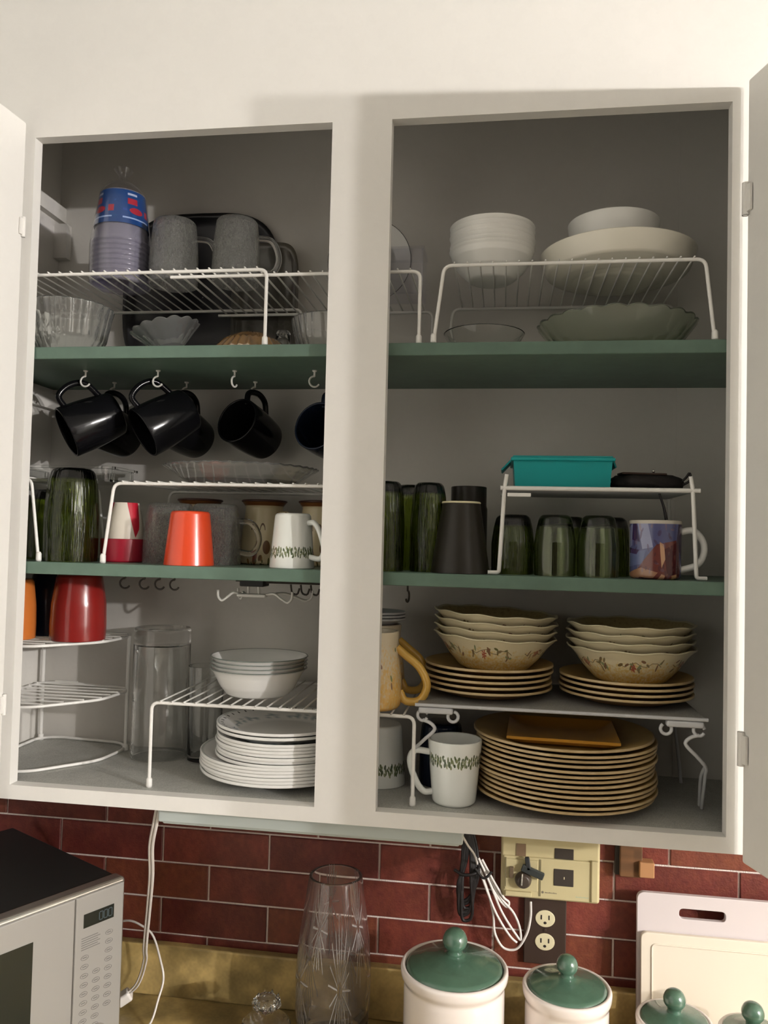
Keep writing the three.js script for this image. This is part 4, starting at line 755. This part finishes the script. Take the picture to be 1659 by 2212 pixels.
{ // duplex outlet on a brown plate
  const t = thing('wall_outlet', 'duplex wall outlet with ivory sockets on a dark brown plate', 'outlet', [.2532, FL - .2695, RZ0 + .006]);
  part('cover_plate', rbox(-.0352, .0352, -.0575, .0575, 0, .006, .002), M.brownPlate, t);
  for (const y of [.0193, -.0193]) {
    const s = new THREE.Shape(); s.absarc(0, 0, .0172, -.72, .72 + 0, false); s.absarc(0, 0, .0172, Math.PI - .72, Math.PI + .72, false); s.closePath();
    const g = new THREE.ExtrudeGeometry(s, { depth: .0015, bevelEnabled: true, bevelThickness: .0006, bevelSize: .0006, bevelSegments: 2, curveSegments: 14 }); g.rotateZ(Math.PI / 2 - Math.PI / 2);
    const q = part('socket', lathe([[0, .0018], [.0155, .0018], [.0165, .001], [.0165, 0], [0, 0]], 28), M.cream, t); q.rotation.x = Math.PI / 2; q.position.set(0, y, .0058); q.scale.set(1, 1, .86);
    for (const [x, w] of [[-.0064, .0024], [.0064, .0022]]) part('slot', box(x - w / 2, x + w / 2, .0018, .0021, -.0070, .0016), M.slot, q);
    part('ground_hole', moved(lathe([[0, .0003], [.0026, .0003], [.0026, 0], [0, 0]], 12), 0, .0018, .0078), M.slot, q);
  }
  const sc = part('screw', lathe([[0, .001], [.003, .0008], [.003, 0], [0, 0]], 12), M.brownPlate, t); sc.rotation.x = Math.PI / 2; sc.position.set(0, 0, .006);
}
{ // beige wall appliance
  const t = thing('wall_appliance', 'beige plastic wall unit with two dark windows under the cabinet', 'appliance', [.2585, FL - .150, RZ0 + .006]);
  const B = std({ color: rgb(.56, .49, .28), roughness: .4 });
  part('body', rbox(-.0810, .0810, -.0600, .0600, 0, .030, .005, 3), B, t);
  part('front_panel', rbox(-.0770, .0740, -.0560, .0100, .0290, .0345, .002), B, t);
  part('side_strip', rbox(.0660, .0775, -.0545, .012, .0300, .0375, .002), B, t);
  const dk = std({ color: rgb(.05, .042, .036), roughness: .3 });
  part('window', rbox(.006, .038, -.0325, -.005, .0340, .0358, .0008), dk, t); part('window', rbox(.007, .038, .010, .027, .0290, .0312, .0008), dk, t);
  part('window_glint', rbox(.022, .0235, -.021, -.017, .0356, .0362, .0003), M.cream, t);
  part('slot', box(-.0560, -.0400, -.002, .030, .0290, .0312), std({ color: rgb(.20, .13, .075), roughness: .6 }), t);
  part('recess', rbox(-.0745, -.0200, -.0445, .0060, .0330, .0362, .001), B, t);
  part('groove', box(-.0180, -.0150, -.0520, .008, .0340, .0352), std({ color: rgb(.20, .17, .09), roughness: .6 }), t);
  part('groove', box(-.0735, -.0720, -.0400, .008, .0355, .0366), std({ color: rgb(.20, .17, .09), roughness: .6 }), t);
  part('dial', moved(turned(lathe(soft([[0, .014], [.010, .013], [.0135, .005], [.0140, 0], [0, 0]], .002), 24), Math.PI / 2, 0, 0), -.044, -.026, .036), std({ color: rgb(.06, .045, .035), roughness: .35 }), t);
  part('latch', rbox(-.067, -.060, -.024, -.006, .0355, .041, .001), std({ color: rgb(.14, .10, .06), roughness: .5 }), t);
  part('lever', moved(turned(rbox(-.022, .016, -.006, .006, 0, .007, .002), 0, 0, -.35), -.026, -.011, .040), std({ color: rgb(.06, .07, .07), roughness: .3, metalness: .4 }), t);
  part('lever', moved(turned(rbox(-.004, .004, -.004, .018, 0, .007, .002), 0, 0, .15), -.036, -.004, .040), std({ color: rgb(.05, .055, .06), roughness: .3, metalness: .4 }), t);
  part('lever_pin', moved(rod([[0, -.012, 0], [.001, .006, 0]], .0014, 6), -.047, -.018, .051), M.chrome, t);
  part('tray_edge', rbox(-.073, -.030, -.0535, -.0460, .0340, .0395, .001), B, t);
  const pr = std({ color: rgb(.20, .17, .12), roughness: .6 }), pt = std({ color: rgb(.40, .48, .36), roughness: .6 });
  part('emblem', moved(turned(lathe([[0, .0004], [.0020, .0004], [.0020, 0], [0, 0]], 14), Math.PI / 2, 0, 0), -.0118, -.0450, .0345), pr, t);
  for (let i = 0; i < 9; i++) part('print_mark', box(-.0080 + i * .0022, -.0064 + i * .0022, -.0462, -.0442 - (i % 3) * .0003, .0345, .0347), pr, t);
  for (let i = 0; i < 10; i++) part('print_mark', box(.0420 + i * .0021, .0435 + i * .0021, -.0492, -.0474 - (i % 3) * .0003, .0345, .0347), pt, t);
}
{ // cords by the outlet
  const Z = RZ0 + .012, L = (pts, n = 60) => curve(pts, n).map(p => V(p.x, FL + p.y, p.z));
  single('cord_bundle', 'white cord bundle looping beside the outlet', 'cord', join([
    rod(L([[.135, -.150, Z + .02], [.150, -.185, Z + .02], [.166, -.240, Z + .02], [.170, -.275, Z + .018], [.185, -.297, Z + .018], [.205, -.297, Z + .018], [.222, -.270, Z + .02], [.228, -.240, Z + .022], [.2275, -.212, Z + .03]]), .0021, 8),
    rod(L([[.140, -.150, Z + .022], [.160, -.190, Z + .024], [.180, -.235, Z + .022], [.203, -.270, Z + .02], [.212, -.280, Z + .02], [.211, -.262, Z + .02], [.200, -.236, Z + .022], [.180, -.215, Z + .022], [.165, -.190, Z + .022], [.142, -.155, Z + .022]]), .0020, 8),
    rod(L([[.137, -.158, Z + .018], [.152, -.195, Z + .022], [.172, -.240, Z + .024], [.196, -.276, Z + .022], [.206, -.285, Z + .02]]), .0020, 8),
    rod(L([[.146, -.152, Z + .022], [.168, -.188, Z + .026], [.184, -.212, Z + .024], [.192, -.220, Z + .02], [.190, -.228, Z + .02], [.176, -.216, Z + .022], [.150, -.172, Z + .02]]), .0020, 8)]), M.cordWhite);
  const blk = []; for (let k = 0; k < 7; k++) { const o = (rnd() - .5) * .016, q = (rnd() - .5) * .012, b = -.225 - rnd() * .035; blk.push(rod(L([[.118 + o, -.115, Z + .012], [.112 + o + q, -.165, Z + .018], [.108 + q, (b - .165) / 2, Z + .022], [.112 + q, b, Z + .016], [.124 + q, b + .004, Z + .016], [.132 + o, -.185, Z + .022], [.130 + o, -.14, Z + .016], [.122 + o, -.110, Z + .012]], 40), .0029, 7)); }
  blk.push(rod(L([[.100, -.172, Z + .024], [.116, -.176, Z + .032], [.136, -.172, Z + .030], [.142, -.164, Z + .02]], 16), .0028, 7), rod(L([[.135, -.165, Z + .03], [.150, -.178, Z + .034], [.163, -.168, Z + .03]], 16), .0022, 7));
  single('cord_bundle', 'bundled black power cord hanging on the brick wall above the large canister', 'cord', join(blk), M.blackCord);
  single('lamp_cord', 'short thin cord running down from the strip light', 'cord', rod(L([[.113, -.040, -.075], [.124, -.090, -.15], [.134, -.130, -.215], [.138, -.160, Z + .022]], 20), .0018, 7), M.cordWhite);
  const w = thing('wooden_block', 'small brown wooden block with a peg on the brick wall', 'block', [.395, FL - .140, RZ0 + .006]);
  part('block', rbox(-.022, .014, -.026, .026, 0, .018, .002), M.wood, w); part('peg', rbox(.008, .032, -.022, .003, .004, .026, .002), std({ color: rgb(.42, .21, .09), roughness: .6 }), w);
  part('backing', rbox(-.029, -.021, -.026, .024, 0, .010, .001), M.slot, w);
}
renderer.render(scene, camera);
